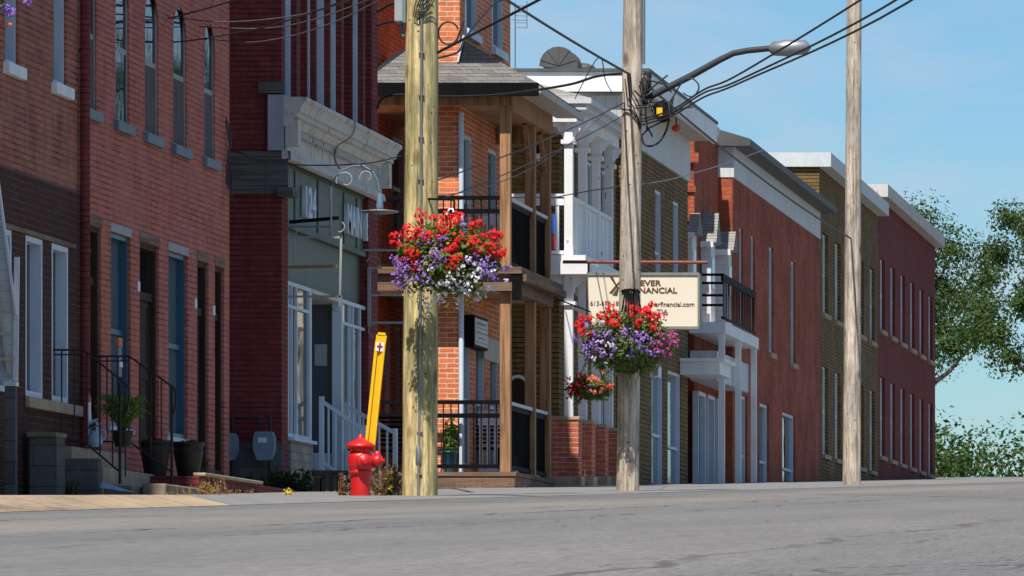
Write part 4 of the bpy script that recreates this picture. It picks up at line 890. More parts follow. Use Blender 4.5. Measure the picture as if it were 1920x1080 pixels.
cs=MB(); q0=P(1231,194,Y-.12); cs.lathe(q0,[(.04,0),(.11,.03),(.125,.12),(.12,.2),(.09,.25),(.03,.27)],18,(.5,-.1,-.65)); c_=cs.build('splice_case',M['black'],p2)
q1=P(1237,209,Y-.26); MB().box(q1.x-.04,q1.x+.035,q1.y-.01,q1.y+.03,q1.z-.055,q1.z+.05).build('case_label',M['amber'],c_)
pole(1597,915,1600,300,112.0,.17,.13,M['pole2'],'third wooden pole further up the street past the red brick buildings',ztop=13)

# cables
ncab=[0]
def cable(pts,r,mat,label,group='overhead cables and service wires'):
    pts=[Vector(p) for p in pts]; out=[]
    for i in range(len(pts)-1):                  # Catmull-Rom
        p0=pts[max(i-1,0)]; p1_=pts[i]; p2_=pts[i+1]; p3=pts[min(i+2,len(pts)-1)]
        for k in range(8):
            t=k/8; out.append(.5*((2*p1_)+(p2_-p0)*t+(2*p0-5*p1_+4*p2_-p3)*t*t+(3*p1_-p0-3*p2_+p3)*t**3))
    out.append(pts[-1]); o=MB().tube(out,r,6).build('cable',mat); return tag(o,label,'cable',group)
def span(a,b,sag,r,mat,label,n=6):
    a=Vector(a); b=Vector(b); pts=[]
    for k in range(n+1): t=k/n; p=a.lerp(b,t); p.z-=sag*4*t*(1-t); pts.append(p)
    return cable(pts,r,mat,label)
span(P(787,-112,YP1),P(1182,140,YP2),.05,.016,M['rubber'],'thick black cable falling across the sky to the grey pole')
span(P(1205,152,YP2),P(1597,448,112),.12,.016,M['rubber'],'thick black cable running from the grey pole along the rooftops')
cable([P(708,204,86.4),P(716,186,86.3),P(745,178,86),P(820,181,85.5),P(930,178,84.5),P(1060,160,82.5),P(1120,143,81),P(1178,137,YP2)],.018,M['rubber'],'black cable sweeping below the porch gutter to the grey pole')
span(P(820,338,YP1),P(1172,192,YP2),.05,.0075,M['rubber'],'upper thin black wire slanting across the wooden porch')
span(P(815,378,YP1),P(1172,215,YP2),.06,.0065,M['rubber'],'lower thin black wire slanting across the wooden porch')
span(P(815,368,YP1),P(1172,170,YP2),.3,.005,M['wire'],'slack pale wire drooping in front of the wooden porch')
span(P(818,100,YP1),Vector((9,40,12.4)),.15,.015,M['rubber'],'black cable rising from the yellow pole past the orange brick wall')
cable([P(1010,-8,70),P(940,0,70),P(905,30,69),P(872,72,68),P(858,98,66),P(815,110,64.6)],.012,M['rubber'],'black wire hooking down beside the white window trim')
Y=64.2; cable([(x(841+19*math.cos(a)),Y,z(62-21*math.sin(a))) for a in [R(20+ (320)*k/16) for k in range(17)]]+[P(862,60,64.2),P(870,40,64.2)],.011,M['rubber'],'looped black wire coil beside the yellow pole top')
Y=YP2-.1; cable([(x(1283+0)+0,Y,z(146)) if False else P(1248,205,Y),P(1262,182,Y),P(1275,160,Y),P(1284,150,Y),P(1297,147,Y),P(1308,156,Y),P(1310,167,Y),P(1301,180,Y),P(1290,180,Y),P(1281,174,Y)],.011,M['rubber'],'curled black wire end below the street lamp arm')
cable([P(1262,182,Y),P(1256,215,Y),P(1249,245,Y),P(1236,266,Y),P(1220,274,Y),P(1208,270,Y),P(1203,255,Y)],.014,M['rubber'],'looped black cable drooping under the splice case')
cable([P(1203,255,Y),P(1218,240,Y),P(1245,226,Y),P(1272,206,Y),P(1300,200,Y)],.012,M['rubber'],'short black cable running under the splice case')
for k,(v0,v1,v2,lb) in enumerate(((205,176,134,'uppermost'),(210,182,146,'middle'),(216,190,152,'lowest'))):
    e=P(1395,v2,72)
    cable([P(1205,v0+18,YP2),P(1262,v0,78),P(1320,v1-8,75.5),e,P(1700,v2-(190 if k==0 else 170-12*k),60),P(2300,v2-600+20*k,45)],.012,M['rubber'],lb+' of the three black cables rising right beneath the lamp arm')
cable([P(1205,345,YP2),P(1250,338,85),P(1300,325,92),P(1360,307,102),P(1430,282,112)],.008,M['wire'],'pale thin wire in front of the yellow brick wall') 
cable([P(1030,372,101),P(1110,357,95),P(1165,350,YP2+1)],.009,M['rubber'],'thin black wire crossing the white side panels')
cable([P(1078,185,98),P(1122,108,YP2+3),P(1135,150,YP2+8),P(1150,178,100)],.008,M['rubber'],'thin black wire hung in a peak over the white porch eave')
wl=[([(165,48),(235,47),(300,38),(365,22),(430,3),(520,-24),(700,-80)],'dark wire rising from the rose brick wall toward the upper left',.010,'rubber'),
    ([(240,4),(300,24),(365,37),(430,41),(530,33),(610,16),(690,-14)],'pale wire sagging across the two highest arched windows',.007,'wire'),
    ([(190,79),(245,81),(300,81),(365,75),(430,64),(500,50),(600,18),(690,-16)],'dark wire sagging lowest across the arched windows',.009,'rubber'),
    ([(300,32),(360,47),(430,53),(510,52),(590,36),(690,0),(720,-14)],'pale wire crossing below the highest one on the maroon brick',.007,'wire'),
    ([(400,74),(450,79),(495,77),(560,64),(630,40),(700,6),(740,-18)],'pale wire sagging lowest over the maroon upper windows',.007,'wire')]
for pts,lb,r_,mt in wl:
    n=len(pts); cable([P(u,v,(YX(u,XM)-.02 if k==0 and u<430 else 76-(76-66)*k/(n-1)) if True else 0) for k,(u,v) in enumerate(pts)],r_,M[mt],lb)
cable([P(434,283,78.6),P(455,288,78.5),P(480,300,78.6),P(530,307,78.8),P(600,310,79.2),P(690,306,79.8),P(752,292,80.5)],.009,M['rubber'],'dark wire drooping across the stone band and carved cornice')
cable([P(664,226,79.6),P(665,240,79.5),P(655,258,79.4),P(634,272,79.3),P(627,288,79.3),P(630,305,79.3),P(638,317,79.3)],.014,M['rubber'],'thick black curling cable hanging over the carved cornice')
cable([P(708,22,86),P(728,10,78),P(742,5,70)],.02,M['rubber'],'upper short black cable from the maroon wall to the grey box')
cable([P(708,48,86),P(725,42,78),P(742,40,70)],.018,M['rubber'],'lower short black cable from the maroon wall to the grey box')

# ---------------------------------------------------------------- cream hanging sign
Ysg=97.3; Y=Ysg; x=lambda u:XU(u,Ysg); z=lambda v:ZV(v,Ysg)
sg=thing('hanging_sign','large cream box sign with brown lettering hung on a rusty pipe','sign',(x(1205),Ysg,z(616)))
m=MB(); m.box(x(1103),x(1308),Ysg,Ysg+.28,z(612),z(517)); m.build('sign_face',M['signc'],sg)
m=MB(); e=.02
m.box(x(1100),x(1311),Ysg-.02,Ysg+.3,z(516.5),z(511)); m.box(x(1100),x(1311),Ysg-.02,Ysg+.3,z(617),z(612.5)); m.box(x(1099),x(1102.5),Ysg-.02,Ysg+.3,z(612.4),z(516.6)); m.box(x(1308.5),x(1312),Ysg-.02,Ysg+.3,z(612.4),z(516.6))
m.build('sign_frame',M['frameg'],sg)
m=MB(); m.tube([(-13.3,Ysg+.14,z(490)),(x(1325),Ysg+.14,z(491))],.028,10); m.build('support_pipe',M['rust'],sg)
for u in (1101.5,1312): MB().bar((x(u),Ysg+.14,z(490)),(x(u),Ysg+.14,z(512)),.03,.03).build('hanger',M['black'],sg)
px=Ysg/F
def stext(s,u,v,h,mat,w=None,nm='lettering',bold=0):
    o=text(s,h*px/.70,mat,(x(u),Ysg-.006,z(v)),RY,nm,sg,.002,1,bold=bold)
    if w:
        xs=[q.co.x for q in o.data.vertices]; x0=min(xs); sc=w*px/(max(xs)-x0)
        for q in o.data.vertices: q.co.x=x(u)+(q.co.x-x0)*sc
    return o
stext('EVER',1201,535.5,10,M['signink'],39,bold=.003); stext('FINANCIAL',1187,549.5,10.3,M['signink'],83,bold=.003)
stext('613-678-18',1107,573,8.5,M['signink'],53); stext('erfinancial.com',1228,574.5,8.5,M['signink'],74,bold=.001)
stext('TIA',1231,588.5,8.5,M['blueink'],22,bold=.002)
m=MB()                                                   # windmill emblem
for (u0,v0,u1,v1,wd) in ((1146,518,1158,540,6),(1145,549,1164,526,5),(1153,553,1160,538,9)): m.bar((x(u0),Ysg-.008,z(v0)),(x(u1),Ysg-.008,z(v1)),.006,wd*px) if False else m.prism([(x(u0-wd/2),Ysg-.01,z(v0)),(x(u0+wd/2),Ysg-.01,z(v0+1)),(x(u1+1),Ysg-.01,z(v1)),(x(u1-1),Ysg-.01,z(v1-1))],(0,.008,0))
m.build('windmill_emblem',M['signink'],sg)
MB().box(x(1225),x(1233),Ysg-.006,Ysg-.001,z(597.5),z(595)).build('small_print',M['palebar'],sg)

# ---------------------------------------------------------------- hydrant
Yh=64.0; sh=F/Yh; uc=676; xc=XU(uc,Yh); zg=ZV(940,Yh)
h=thing('fire_hydrant','red fire hydrant with a leaning yellow marker post','fire hydrant',(xc,Yh,zg))
pr=[(18,0),(18.5,20),(18.3,46),(18,50),(22,51),(22.5,57),(19.5,59),(22.5,62),(23.5,70),(23.5,82),(21.5,88),(18.5,91),(18.5,97),(20,99)]
MB().lathe((xc,Yh,zg),[(r/sh,q/sh) for r,q in pr],28).build('barrel',M['red'],h)
pr=[(20,98.5),(27,101),(27.5,104),(25.5,107),(17,112),(10,116),(6,118),(5,120),(4.5,124),(2,126)]
MB().lathe((xc,Yh,zg),[(r/sh,q/sh) for r,q in pr],28).build('bonnet',M['red'],h)
m=MB()
for k in range(10): a=2*math.pi*k/10+.3; m.lathe((xc+22.5/sh*math.cos(a),Yh+22.5/sh*math.sin(a),zg+94/sh),[(1.8/sh,0),(1.8/sh,5.5/sh)],6)
m.build('flange_bolt',M['red'],h)
oz=zg+76/sh
MB().lathe((xc+14/sh,Yh-.02,oz),[(9/sh,0),(9/sh,10/sh),(11.5/sh,12/sh),(11.5/sh,25/sh),(9.5/sh,27/sh),(4/sh,29/sh),(3.5/sh,34/sh),(2/sh,34.5/sh)],18,(1,-.25,0)).build('side_outlet',M['red'],h)
MB().lathe((xc+6/sh,Yh-12/sh,oz-2/sh),[(12/sh,0),(12/sh,10/sh),(14.5/sh,12/sh),(14.5/sh,20/sh),(12/sh,23/sh),(4/sh,24/sh),(4/sh,30/sh)],18,(.35,-1,-.02)).build('front_outlet',M['red'],h)
MB().lathe((xc+33/sh,Yh-.05,oz+8/sh),[(6/sh,0),(6/sh,9/sh),(4/sh,10/sh)],10).build('outlet_lug',M['red'],h)
Y=Yh+.12; m=MB(); a0=P(693,845,Y); a1=P(714,640,Y); d_=(a1-a0).normalized(); sx=Vector((1,0,0)); sx=(sx-d_*sx.dot(d_)).normalized(); wy=Vector((0,1,0))
def strip(w0,w1,b,t_,y0,y1,mb): 
    p=[b+sx*w0,b+sx*w1,t_+sx*w1,t_+sx*w0]; mb.prism([q+wy*y0 for q in p],wy*(y1-y0))
wv=9/sh
strip(-wv,wv,a0,a1+d_*11/sh,0,.02,m); strip(-wv,-wv*.55,a0,a1,-.025,-.001,m); strip(wv*.15,wv*.35,a0,a1,-.012,-.001,m); strip(wv*.55,wv,a0,a1,-.025,-.001,m)
strip(-wv*.7,wv*.7,a1+d_*11/sh,a1+d_*16/sh,0,.02,m)
mk=m.build('marker_post',M['yellow'],h,bevel=.004)
m=MB(); c=P(713,650,Y); strip(-wv*.8,wv*.8,c-d_*9/sh,c+d_*8/sh,-.030,-.0255,m); st=m.build('reflective_sticker',M['wht'],mk)
m=MB(); strip(-3.2/sh*.5,3.2/sh*.5,c-d_*8/sh,c+d_*7/sh,-.034,-.031,m); strip(-5/sh,5/sh,c-d_*2/sh,c+d_*2/sh,-.0343,-.0311,m); m.build('cross_mark',M['darkred'],st)
m=MB(); m.lathe((XU(692,Y),Y-.03,zg+98/sh),[(.02,0),(.02,.02)],8); m.build('marker_bolt',M['galv'],h)

# ---------------------------------------------------------------- flower baskets
def basket(name,label,c,rx,rz,seed,recipe,nleaf,ry=None,potr=.62,leafmat='leaf',pole_at=None,leafn2=0):
    """c centre, recipe: list of (part name, material, [(dx,dz,radius,count)], floret size) in units of rx, rz"""
    rg=random.Random(seed); c=Vector(c); ry=ry or rx*.8
    t=thing(name,label,'flower basket',(c.x,c.y,c.z-rz),'hanging flower baskets')
    MB().lathe(c-Vector((0,0,rz*.72)),[(rx*.12,0),(rx*potr*.7,rz*.28),(rx*potr,rz*.75),(rx*potr,rz*.9),(rx*.3,rz*.8)],20).build('pot',M['barrel'],t)
    vs=[];fs=[]
    for _ in range(nleaf):
        d=Vector((rg.gauss(0,1),rg.gauss(0,1),rg.gauss(0,1))).normalized(); k=.55+.45*rg.random()**.6
        lump=1+.16*math.sin(5*d.x+seed)*math.cos(6*d.z+2*d.y)
        p=c+Vector((d.x*rx,d.y*ry,d.z*rz*(.88 if d.z<0 else .8)))*k*lump
        kite(vs,fs,p,.062*(.5+.9*rg.random()),rg,(d+Vector((0,0,.5))).normalized() if rg.random()<.7 else None,.6)
    MB().add(vs,fs).build('foliage',M[leafmat],t)
    vs=[];fs=[]; m=MB()
    for _ in range(60):
        d=Vector((rg.gauss(0,1),rg.gauss(-.3,1),rg.gauss(0,.7))).normalized(); m.tube([c+Vector((d.x*rx,d.y*ry,d.z*rz))*.5,c+Vector((d.x*rx,d.y*ry,d.z*rz))*(.9+.2*rg.random())+Vector((0,0,.02))],.004,4,False)
    m.build('stems',M['bronze'],t); m=MB(); vs=[];fs=[]
    for _ in range(11):
        a=rg.uniform(-1,1); q0=c+Vector((a*rx*.85,-ry*.6*math.sqrt(1-a*a*.7),-rz*(.55+.25*(1-abs(a))))); q1=q0+Vector((rg.gauss(0,.05),-.04,-rg.uniform(.06,.22)*rz/.45)); m.tube([q0,(q0+q1)/2+Vector((a*.04,-.02,0)),q1],.003,4,False)
        for _k in range(6): kite(vs,fs,q0.lerp(q1,rg.random()*1.05)+Vector((rg.gauss(0,.012),rg.gauss(0,.012),0)),.042*(.5+rg.random()),rg,None,.6)
    tr=m.build('trailing_stems',M['leafd'],t); MB().add(vs,fs).build('trailing_leaves',M[leafmat],tr)
    for nm,mt,cl_,fsz,jit in recipe:
        vs=[];fs=[]; fsz*=.86
        for dx,dz,rr,n in cl_+[(dx+rg.gauss(0,.16),dz+rg.gauss(0,.13),rr*.75,int(n*.6)) for dx,dz,rr,n in (cl_[::3] if 'red' in nm else cl_) if abs(dx)<.9]:
            n=int(n*1.5); rr*=1.08
            q=max(0.,1-dx*dx*.9-dz*dz*.9); cy=c.y-ry*math.sqrt(q)*.95-.02; cc=Vector((c.x+dx*rx,cy+rg.random()*.05,c.z+dz*rz))
            for _ in range(n):
                d=Vector((rg.gauss(0,1),rg.gauss(0,1),rg.gauss(0,1))).normalized()*rr*(jit+(1-jit)*rg.random())
                p=cc+d; nr=(d.normalized()+Vector((0,-.9,.3))).normalized()
                for _k in range(2): kite(vs,fs,p,fsz*(.45+.95*rg.random()),rg,nr,.8)
        MB().add(vs,fs).build(nm,M[mt],t)
    # more of the same blooms round the back, scattered
    return t
def pxc(lst,c_u,c_v,rx,rz): return [((u-c_u)/rx,(c_v-v)/rz,r,n) for u,v,r,n in lst]
Yk=63.6; sk=F/Yk; cu,cv,rxp,rzp=843,482,100,84
red=[(790,402,11,14),(792,440,17,26),(806,448,15,20),(775,445,13,16),(764,430,12,14),(740,442,10,14),(737,455,9,12),(756,462,8,10),(786,478,17,26),(775,472,13,14),(838,437,15,18),(832,428,10,10),(842,412,13,14),(862,418,11,12),(868,452,14,18),(892,462,17,26),(905,455,10,12),(865,466,10,12),(864,495,17,26),(893,425,13,14),(902,418,10,10),(928,442,11,14),(938,440,9,12),(942,475,13,20),(930,478,10,12),(917,445,10,10),(786,505,9,9),(812,442,10,10),(866,405,9,8),(850,425,8,6),(908,472,8,8),(820,412,8,6)]
pur=[(760,500,15,16),(752,512,14,16),(756,525,14,16),(768,515,14,14),(755,538,12,12),(778,508,13,12),(800,515,12,10),(790,525,10,8),(745,485,9,8),(770,490,10,8),(832,480,14,18),(838,490,12,14),(826,498,11,10),(812,488,10,8),(805,448,9,8),(816,456,9,7),(843,452,9,7),(912,497,13,16),(920,510,12,14),(928,520,12,12),(908,520,10,10),(932,500,9,8),(802,530,9,7),(800,560,7,4),(876,428,7,5),(920,485,8,6)]
whi=[(888,492,9,6),(875,505,10,7),(905,508,11,8),(862,520,10,7),(880,520,11,8),(898,525,11,8),(845,532,10,7),(865,530,10,7),(885,535,11,8),(852,548,10,7),(880,550,10,7),(900,550,10,7),(915,540,10,6),(835,560,9,6),(815,562,9,6),(862,566,9,6),(895,562,9,5),(817,508,8,5),(842,534,8,5),(928,515,9,6),(838,555,8,5),(830,535,7,4),(876,545,7,4)]
yel=[(824,470,5,4),(822,478,5,4),(842,505,5,4),(806,520,5,4),(808,498,5,4),(820,448,4,3)]
c0=P(cu,cv,Yk); S_=lambda L,k=1.0:[(a,b,r/sk*k,n) for a,b,r,n in pxc(L,cu,cv,rxp,rzp)]
bk1=basket('flower_basket','big basket of red, purple and white flowers on the yellow pole',c0,rxp/sk,rzp/sk,11,[('red_blooms','petr',S_(red),.045,.3),('purple_blooms','petp',S_(pur),.034,.3),('white_blooms','petw',S_(whi),.040,.35),('yellow_blooms','pety',S_(yel),.03,.2)],3600)
Y=63.95; m=MB(); m.tube([P(800,373,YP1-.1),P(850,374,Yk+.1),P(852,378,Yk),P(851,398,Yk),P(846,412,Yk)],.012,8); m.build('bracket_arm',M['black'],bk1)
m=MB(); m.tube([P(837,412,Yk-.05),P(838,400,Yk-.05),P(843,392,Yk-.05),P(849,392,Yk-.05),P(850,398,Yk-.05)],.011,8); m.build('hook',M['wht'],bk1)
# second basket
Yk2=79.5; sk=F/Yk2; cu,cv,rxp,rzp=1177,640,94,74
red=[(1090,595,10,12),(1098,605,10,12),(1086,612,9,12),(1097,624,11,16),(1148,580,11,14),(1140,598,12,14),(1162,592,10,10),(1190,578,11,14),(1196,585,11,12),(1220,590,15,22),(1228,595,13,18),(1222,570,9,8),(1205,608,12,16),(1232,618,10,10),(1188,595,9,8),(1215,582,10,10),(1128,590,8,8),(1170,605,8,6),(1240,602,8,6),(1110,600,8,8),(1155,610,8,6)]
pur=[(1115,640,13,14),(1125,625,13,14),(1140,635,13,12),(1112,655,12,12),(1108,668,11,10),(1128,652,12,10),(1150,640,11,9),(1160,655,10,8),(1198,628,13,14),(1205,645,12,12),(1215,655,11,10),(1195,660,10,8),(1220,640,11,10),(1240,665,10,8),(1178,638,10,8),(1140,668,9,7),(1100,660,8,6),(1225,665,9,6),(1135,615,9,7),(1180,625,9,7)]
mag=[(1255,635,12,14),(1265,645,11,12),(1250,655,12,12),(1240,645,11,10),(1268,630,9,10),(1245,630,9,8),(1260,668,8,6),(1272,640,7,6)]
whi=[(1130,645,6,5),(1148,650,6,5),(1162,660,6,5),(1175,662,6,5),(1120,676,6,5),(1138,660,6,4),(1150,630,5,4),(1190,642,5,4)]
S2=lambda L:[(a,b,r/sk,n) for a,b,r,n in pxc(L,cu,cv,rxp,rzp)]
bk2=basket('flower_basket','basket of red, purple and magenta flowers on the grey pole',P(cu,cv,Yk2),rxp/sk,rzp/sk,23,[('red_blooms','petr',S2(red),.052,.3),('purple_blooms','petp',S2(pur),.042,.3),('magenta_blooms','petm',S2(mag),.042,.3),('white_blooms','petw',S2(whi),.036,.3)],3600)
m=MB()
for k in range(7): m.tube([P(1172+4*k,542,YP2-.17),P(1170+4.6*k,560,YP2-.3),P(1166+6*k,585,YP2-.35)],.011,6)
m.tube([P(1166,546,YP2-.12),P(1182,543,YP2-.19),P(1200,548,YP2-.1)],.02,6); m.build('bracket_arm',M['black'],bk2)
# third basket, on the white porch
Yk3=96.8; sk=F/Yk3; cu,cv,rxp,rzp=1108,727,44,27
red=[(1075,735,9,12),(1082,725,9,12),(1092,738,9,12),(1088,715,9,10),(1085,702,7,8),(1072,728,7,8),(1068,742,7,6),(1142,728,7,6)]
sal=[(1100,705,8,9),(1110,720,9,9),(1122,715,8,8),(1128,700,7,8),(1115,708,7,6),(1098,725,7,6),(1130,725,8,8),(1118,735,7,6),(1065,712,6,6)]
S3=lambda L:[(a,b,r/sk,n) for a,b,r,n in pxc(L,cu,cv,rxp,rzp)]
bk3=basket('flower_basket','small basket of red and salmon flowers on the white porch',P(cu,cv,Yk3),rxp/sk,rzp/sk*1.05,31,[('red_blooms','petr',S3(red),.05,.3),('salmon_blooms','pets',S3(sal),.05,.3)],1300,potr=.8)
m=MB(); 
for s in (-1,1): m.tube([P(cu+s*30,730,Yk3),P(cu,655,Yk3)],.006,5)
m.tube([P(cu,655,Yk3),P(cu,585,Yk3)],.006,5); m.tube([P(cu,585,Yk3),(-13.32,Yk3,ZV(560,Yk3))],.012,6); m.build('hanger_wire',M['black'],bk3)
# fourth basket: only its lower edge shows at the top left corner
Yk4=52.; sk=F/Yk4; cu,cv,rxp,rzp=-70,-40,95,70
pur=[(8,14,10,10),(18,22,9,8),(52,2,9,8),(30,-20,12,12),(-20,20,12,10),(4,-20,12,12),(45,-30,12,10),(-60,25,12,10)]
pk=[(-3,45,8,6),(-6,58,6,4),(0,35,7,5),(-50,30,10,8),(-90,20,10,8)]
S4=lambda L:[(a,b,r/sk,n) for a,b,r,n in pxc(L,cu,cv,rxp,rzp)]
bk4=basket('flower_basket','petunia basket whose purple edge enters the top left corner',P(cu,cv,Yk4),rxp/sk,rzp/sk,47,[('purple_blooms','petp',S4(pur),.05,.3),('pink_blooms','pets',S4(pk),.04,.3)],1100)
m=MB(); q=P(cu,cv-70,Yk4); m.tube([q,q+Vector((0,0,1.2)),q+Vector((-.4,0,1.3)),(XL+.01,Yk4,q.z+1.3)],.015,8); m.build('bracket_arm',M['black'],bk4)

# ---------------------------------------------------------------- stoop, rails, planters in front of L and M
Ys=66.4; g=ZS(67)
t=thing('stoop','concrete front stoop with three worn steps','steps',(XU(200,Ys),Ys,g))
MB().box(-14.46,-14.32,Ys-.25,68.9,1.2,ZV(838,Ys)).build('landing',M['concrete'],t,bevel=.012)
MB().box(-14.318,-13.99,Ys-.22,68.9,1.2,ZV(877,Ys)).build('step',M['concrete'],t,bevel=.012)
MB().box(-13.988,-13.69,Ys-.2,68.9,1.2,ZV(911,Ys)).build('step',M['oldconc'],t,bevel=.012)
MB().box(-14.44,-14.0,Ys-.45,Ys-.26,1.2,ZV(862,Ys)).build('side_wall',M['stone'],t)
MB().box(XU(60,64.5),XU(110,64.5),64.4,64.8,1.2,ZV(820,64.5)).build('pedestal',M['stone'],t); MB().box(XU(55,64.5),XU(112,64.5),64.35,64.85,ZV(820,64.5)+.001,ZV(811,64.5)).build('pedestal_cap',M['oldconc'],t,bevel=.01)
def irail(Y,us,lb,vtop,vend,ubase):
    t=thing('handrail',lb,'handrail',(XU(us[2],Y),Y,ZS(Y)),'wrought iron handrails of the front stoop')
    x=lambda u:XU(u,Y); z=lambda v:ZV(v,Y)
    u0,u1,u2=us; m=MB(); m.tube([P(u0,vtop,Y),P(u1,vtop,Y),P(u2-4,vend-6,Y),P(u2,vend,Y),P(u2+1,vend+22,Y),P(u2-3,vend+44,Y)],.0125,6); m.tube([P(u0,vtop+9,Y),P(u1,vtop+9,Y)],.009,6); m.build('top_rail',M['iron'],t)
    m=MB(); m.tube([P(u0,838-10,Y),P(u1,838-10,Y),P(ubase,885,Y)],.012,6); m.build('bottom_rail',M['iron'],t)
    n=9
    for k in range(n):
        u=u0+(u2-u0-6)*k/(n-1); 
        vt=vtop if u<u1 else vtop+(vend-vtop)*(u-u1)/(u2-u1); vb=828 if u<u1 else min(905,828+57*(u-u1)/(ubase-u1))
        MB().tube([P(u,vt,Y),P(u,vb,Y)],.009,5).build('baluster',M['iron'],t)
    for u,vt,vb in ((u0,vtop,838),(ubase,vend-8 if ubase<u2 else vend,907)): MB().tube([P(u,vt,Y),P(u,vb,Y)],.017,6).build('post',M['iron'],t)
irail(66.1,(44,157,241),'black wrought iron handrail nearest, ahead of the white window frames',656,727,225)
irail(68.45,(160,242,329),'black wrought iron handrail ahead of the brown door and blue windows',668,732,322)
t=thing('planting_bed','low raised brick bed along the rose brick wall','planting bed',(-13.6,70,ZS(70)))
MB().box(-14.49,-13.44,68.65,74.6,1.4,ZS(70)+.16).build('brick_edge',M['brickS'],t); MB().box(-13.52,-13.38,68.7,72.2,ZS(70)+.162,ZS(70)+.20).build('coping',M['concrete'],t,bevel=.01)
MB().box(-13.66,-13.4,66.6,68.6,1.4,ZS(68)+.08).build('block_edge',M['oldconc'],t,bevel=.02)
zb_=ZS(70)+.16
def barrel(u,v,Y,label):
    x0=XU(u,Y); t=thing('barrel_planter',label,'planter',(x0,Y,zb_)); k=Y/F
    hgt=ZV(v,Y)-zb_
    MB().lathe((x0,Y,zb_),[(.115,0),(.15,hgt*.5),(.165,hgt*.7),(.168,hgt*.72),(.168,hgt*.78),(.16,hgt*.79),(.17,hgt*.9),(.185,hgt*.92),(.185,hgt),(.165,hgt),(.16,hgt*.94),(.02,hgt*.93)],24).build('tub',M['barrel'],t)
    cloud_obj('soil_plants',(x0,Y,zb_+hgt),(.12,.12,.03),60,.05,M['leafd'],t,int(u))
barrel(291,826,69.3,'dark brown barrel planter left of its twin below the brown door')
barrel(353,829,69.6,'dark brown barrel planter right of its twin below the blue window')
t=thing('fern_pot','bushy green fern in a pot on the stoop landing','potted plant',P(230,838,67.3))
q=P(230,838,67.3); MB().lathe(q,[(.08,0),(.12,.16),(.13,.18),(.11,.18)],16).build('pot',M['barrel'],t)
rg=random.Random(9); vs=[];fs=[]
for k in range(130):
    a=rg.random()*6.28; L_=.12+.2*rg.random(); hh=.2+.26*rg.random()
    for j in range(14):
        s=j/13; p=q+Vector((math.cos(a)*L_*s,math.sin(a)*L_*s,.16+hh*math.sin(s*2.0)*.9)); kite(vs,fs,p,.075*(1.1-.6*s),rg,None,.5)
MB().add(vs,fs).build('fronds',M['fern'],t)
t=thing('jug','pale blue glazed jug with white flowers on the stoop','jug',P(178,838,66.8)); q=P(178,838,66.8)
MB().lathe(q,[(.05,0),(.085,.05),(.08,.11),(.045,.17),(.04,.2),(.055,.22)],16).build('body',M['bluec'],t); MB().tube([q+Vector((.05,0,.19)),q+Vector((.11,0,.18)),q+Vector((.12,0,.11)),q+Vector((.08,0,.07))],.012,6).build('handle',M['bluec'],t)
cloud_obj('blooms',q+Vector((0,0,.26)),(.07,.07,.06),60,.035,M['petw'],t,5); cloud_obj('foliage',q+Vector((0,0,.22)),(.07,.07,.07),70,.04,M['leafd'],t,6)
t=thing('garden_figurine','small white figurine with orange hat by the drainpipe','figurine',P(167,790,66.9)); q=P(167,838,66.9)
MB().lathe(q,[(.025,0),(.028,.2),(.026,.32),(.02,.42),(.022,.48),(.012,.52)],14).build('body',M['wht'],t); MB().lathe(q+Vector((0,0,.49)),[(.026,0),(.024,.04),(.012,.08),(.003,.1)],14).build('hat',M['orange'],t)
m=MB(); q=P(218,923,65.6); rg=random.Random(3); pts=[]
nx,ny=9,5
for j in range(ny):
    for i in range(nx):
        s=i/(nx-1); pts.append((q.x-.16+.32*s,q.y-.12+.25*j/(ny-1),ZS(66)+.02+.11*(1-s)*math.sin(math.pi*(j+.6)/(ny+.2))+.012*rg.random()))
m.add(pts,[(j*nx+i,j*nx+i+1,(j+1)*nx+i+1,(j+1)*nx+i) for j in range(ny-1) for i in range(nx-1)],True)
o=m.build('tarp',M['tarp']); tag(o,'crumpled pale blue plastic tarp on the sidewalk by the steps','tarp'); md=o.modifiers.new('s','SOLIDIFY'); md.thickness=.006
m=MB(); pts=[]; q=P(440,912,73.6)
for j in range(4):
    for i in range(8): pts.append((q.x-.28+.4*i/7,q.y-.15+.3*j/3,ZS(73.6)+.06+.1*rg.random()*(1-i/8)+.02))
m.add(pts,[(j*8+i,j*8+i+1,(j+1)*8+i+1,(j+1)*8+i) for j in range(3) for i in range(7)],True)
o=m.build('plastic_bag',M['wht']); tag(o,'crumpled white plastic sheet at the foot of the rose brick corner','plastic sheet'); md=o.modifiers.new('s','SOLIDIFY'); md.thickness=.006
# white step ladder leaning at far left
t=thing('ladder','white folding ladder with slatted side panel standing at the far left','ladder',P(20,716,63.2)); Y=63.2
MB().bar(P(29,715,Y),P(32,482,Y),.05,.03).build('post',M['white'],t)
MB().bar(P(30,590,Y-.04),P(-22,200,Y-.04),.022,.04).build('stile',M['white'],t); MB().bar(P(17,702,Y-.03),P(-14,470,Y-.03),.035,.04).build('stile',M['cream'],t)
for v,u in ((533,8),(578,19),(625,20),(673,28)): MB().bar(P(-40,v+2,Y-.05),P(u,v,Y-.05),.04,.035).build('rung',M['cream'],t)
MB().prism([P(-24,200,Y+.03),P(27,580,Y+.03),P(28,712,Y+.03),P(-40,712,Y+.03),P(-40,200,Y+.03)],(0,.012,0)).build('side_panel',M['sidingh'],t)
MB().box(XU(8,Y),XU(32,Y),Y-.05,Y+.08,ZV(724,Y),ZV(716,Y)).build('foot_plate',M['white'],t); MB().box(XU(10,Y),XU(30,Y),Y-.03,Y+.06,1.4,ZV(724.5,Y)).build('plinth',M['stone'],t)
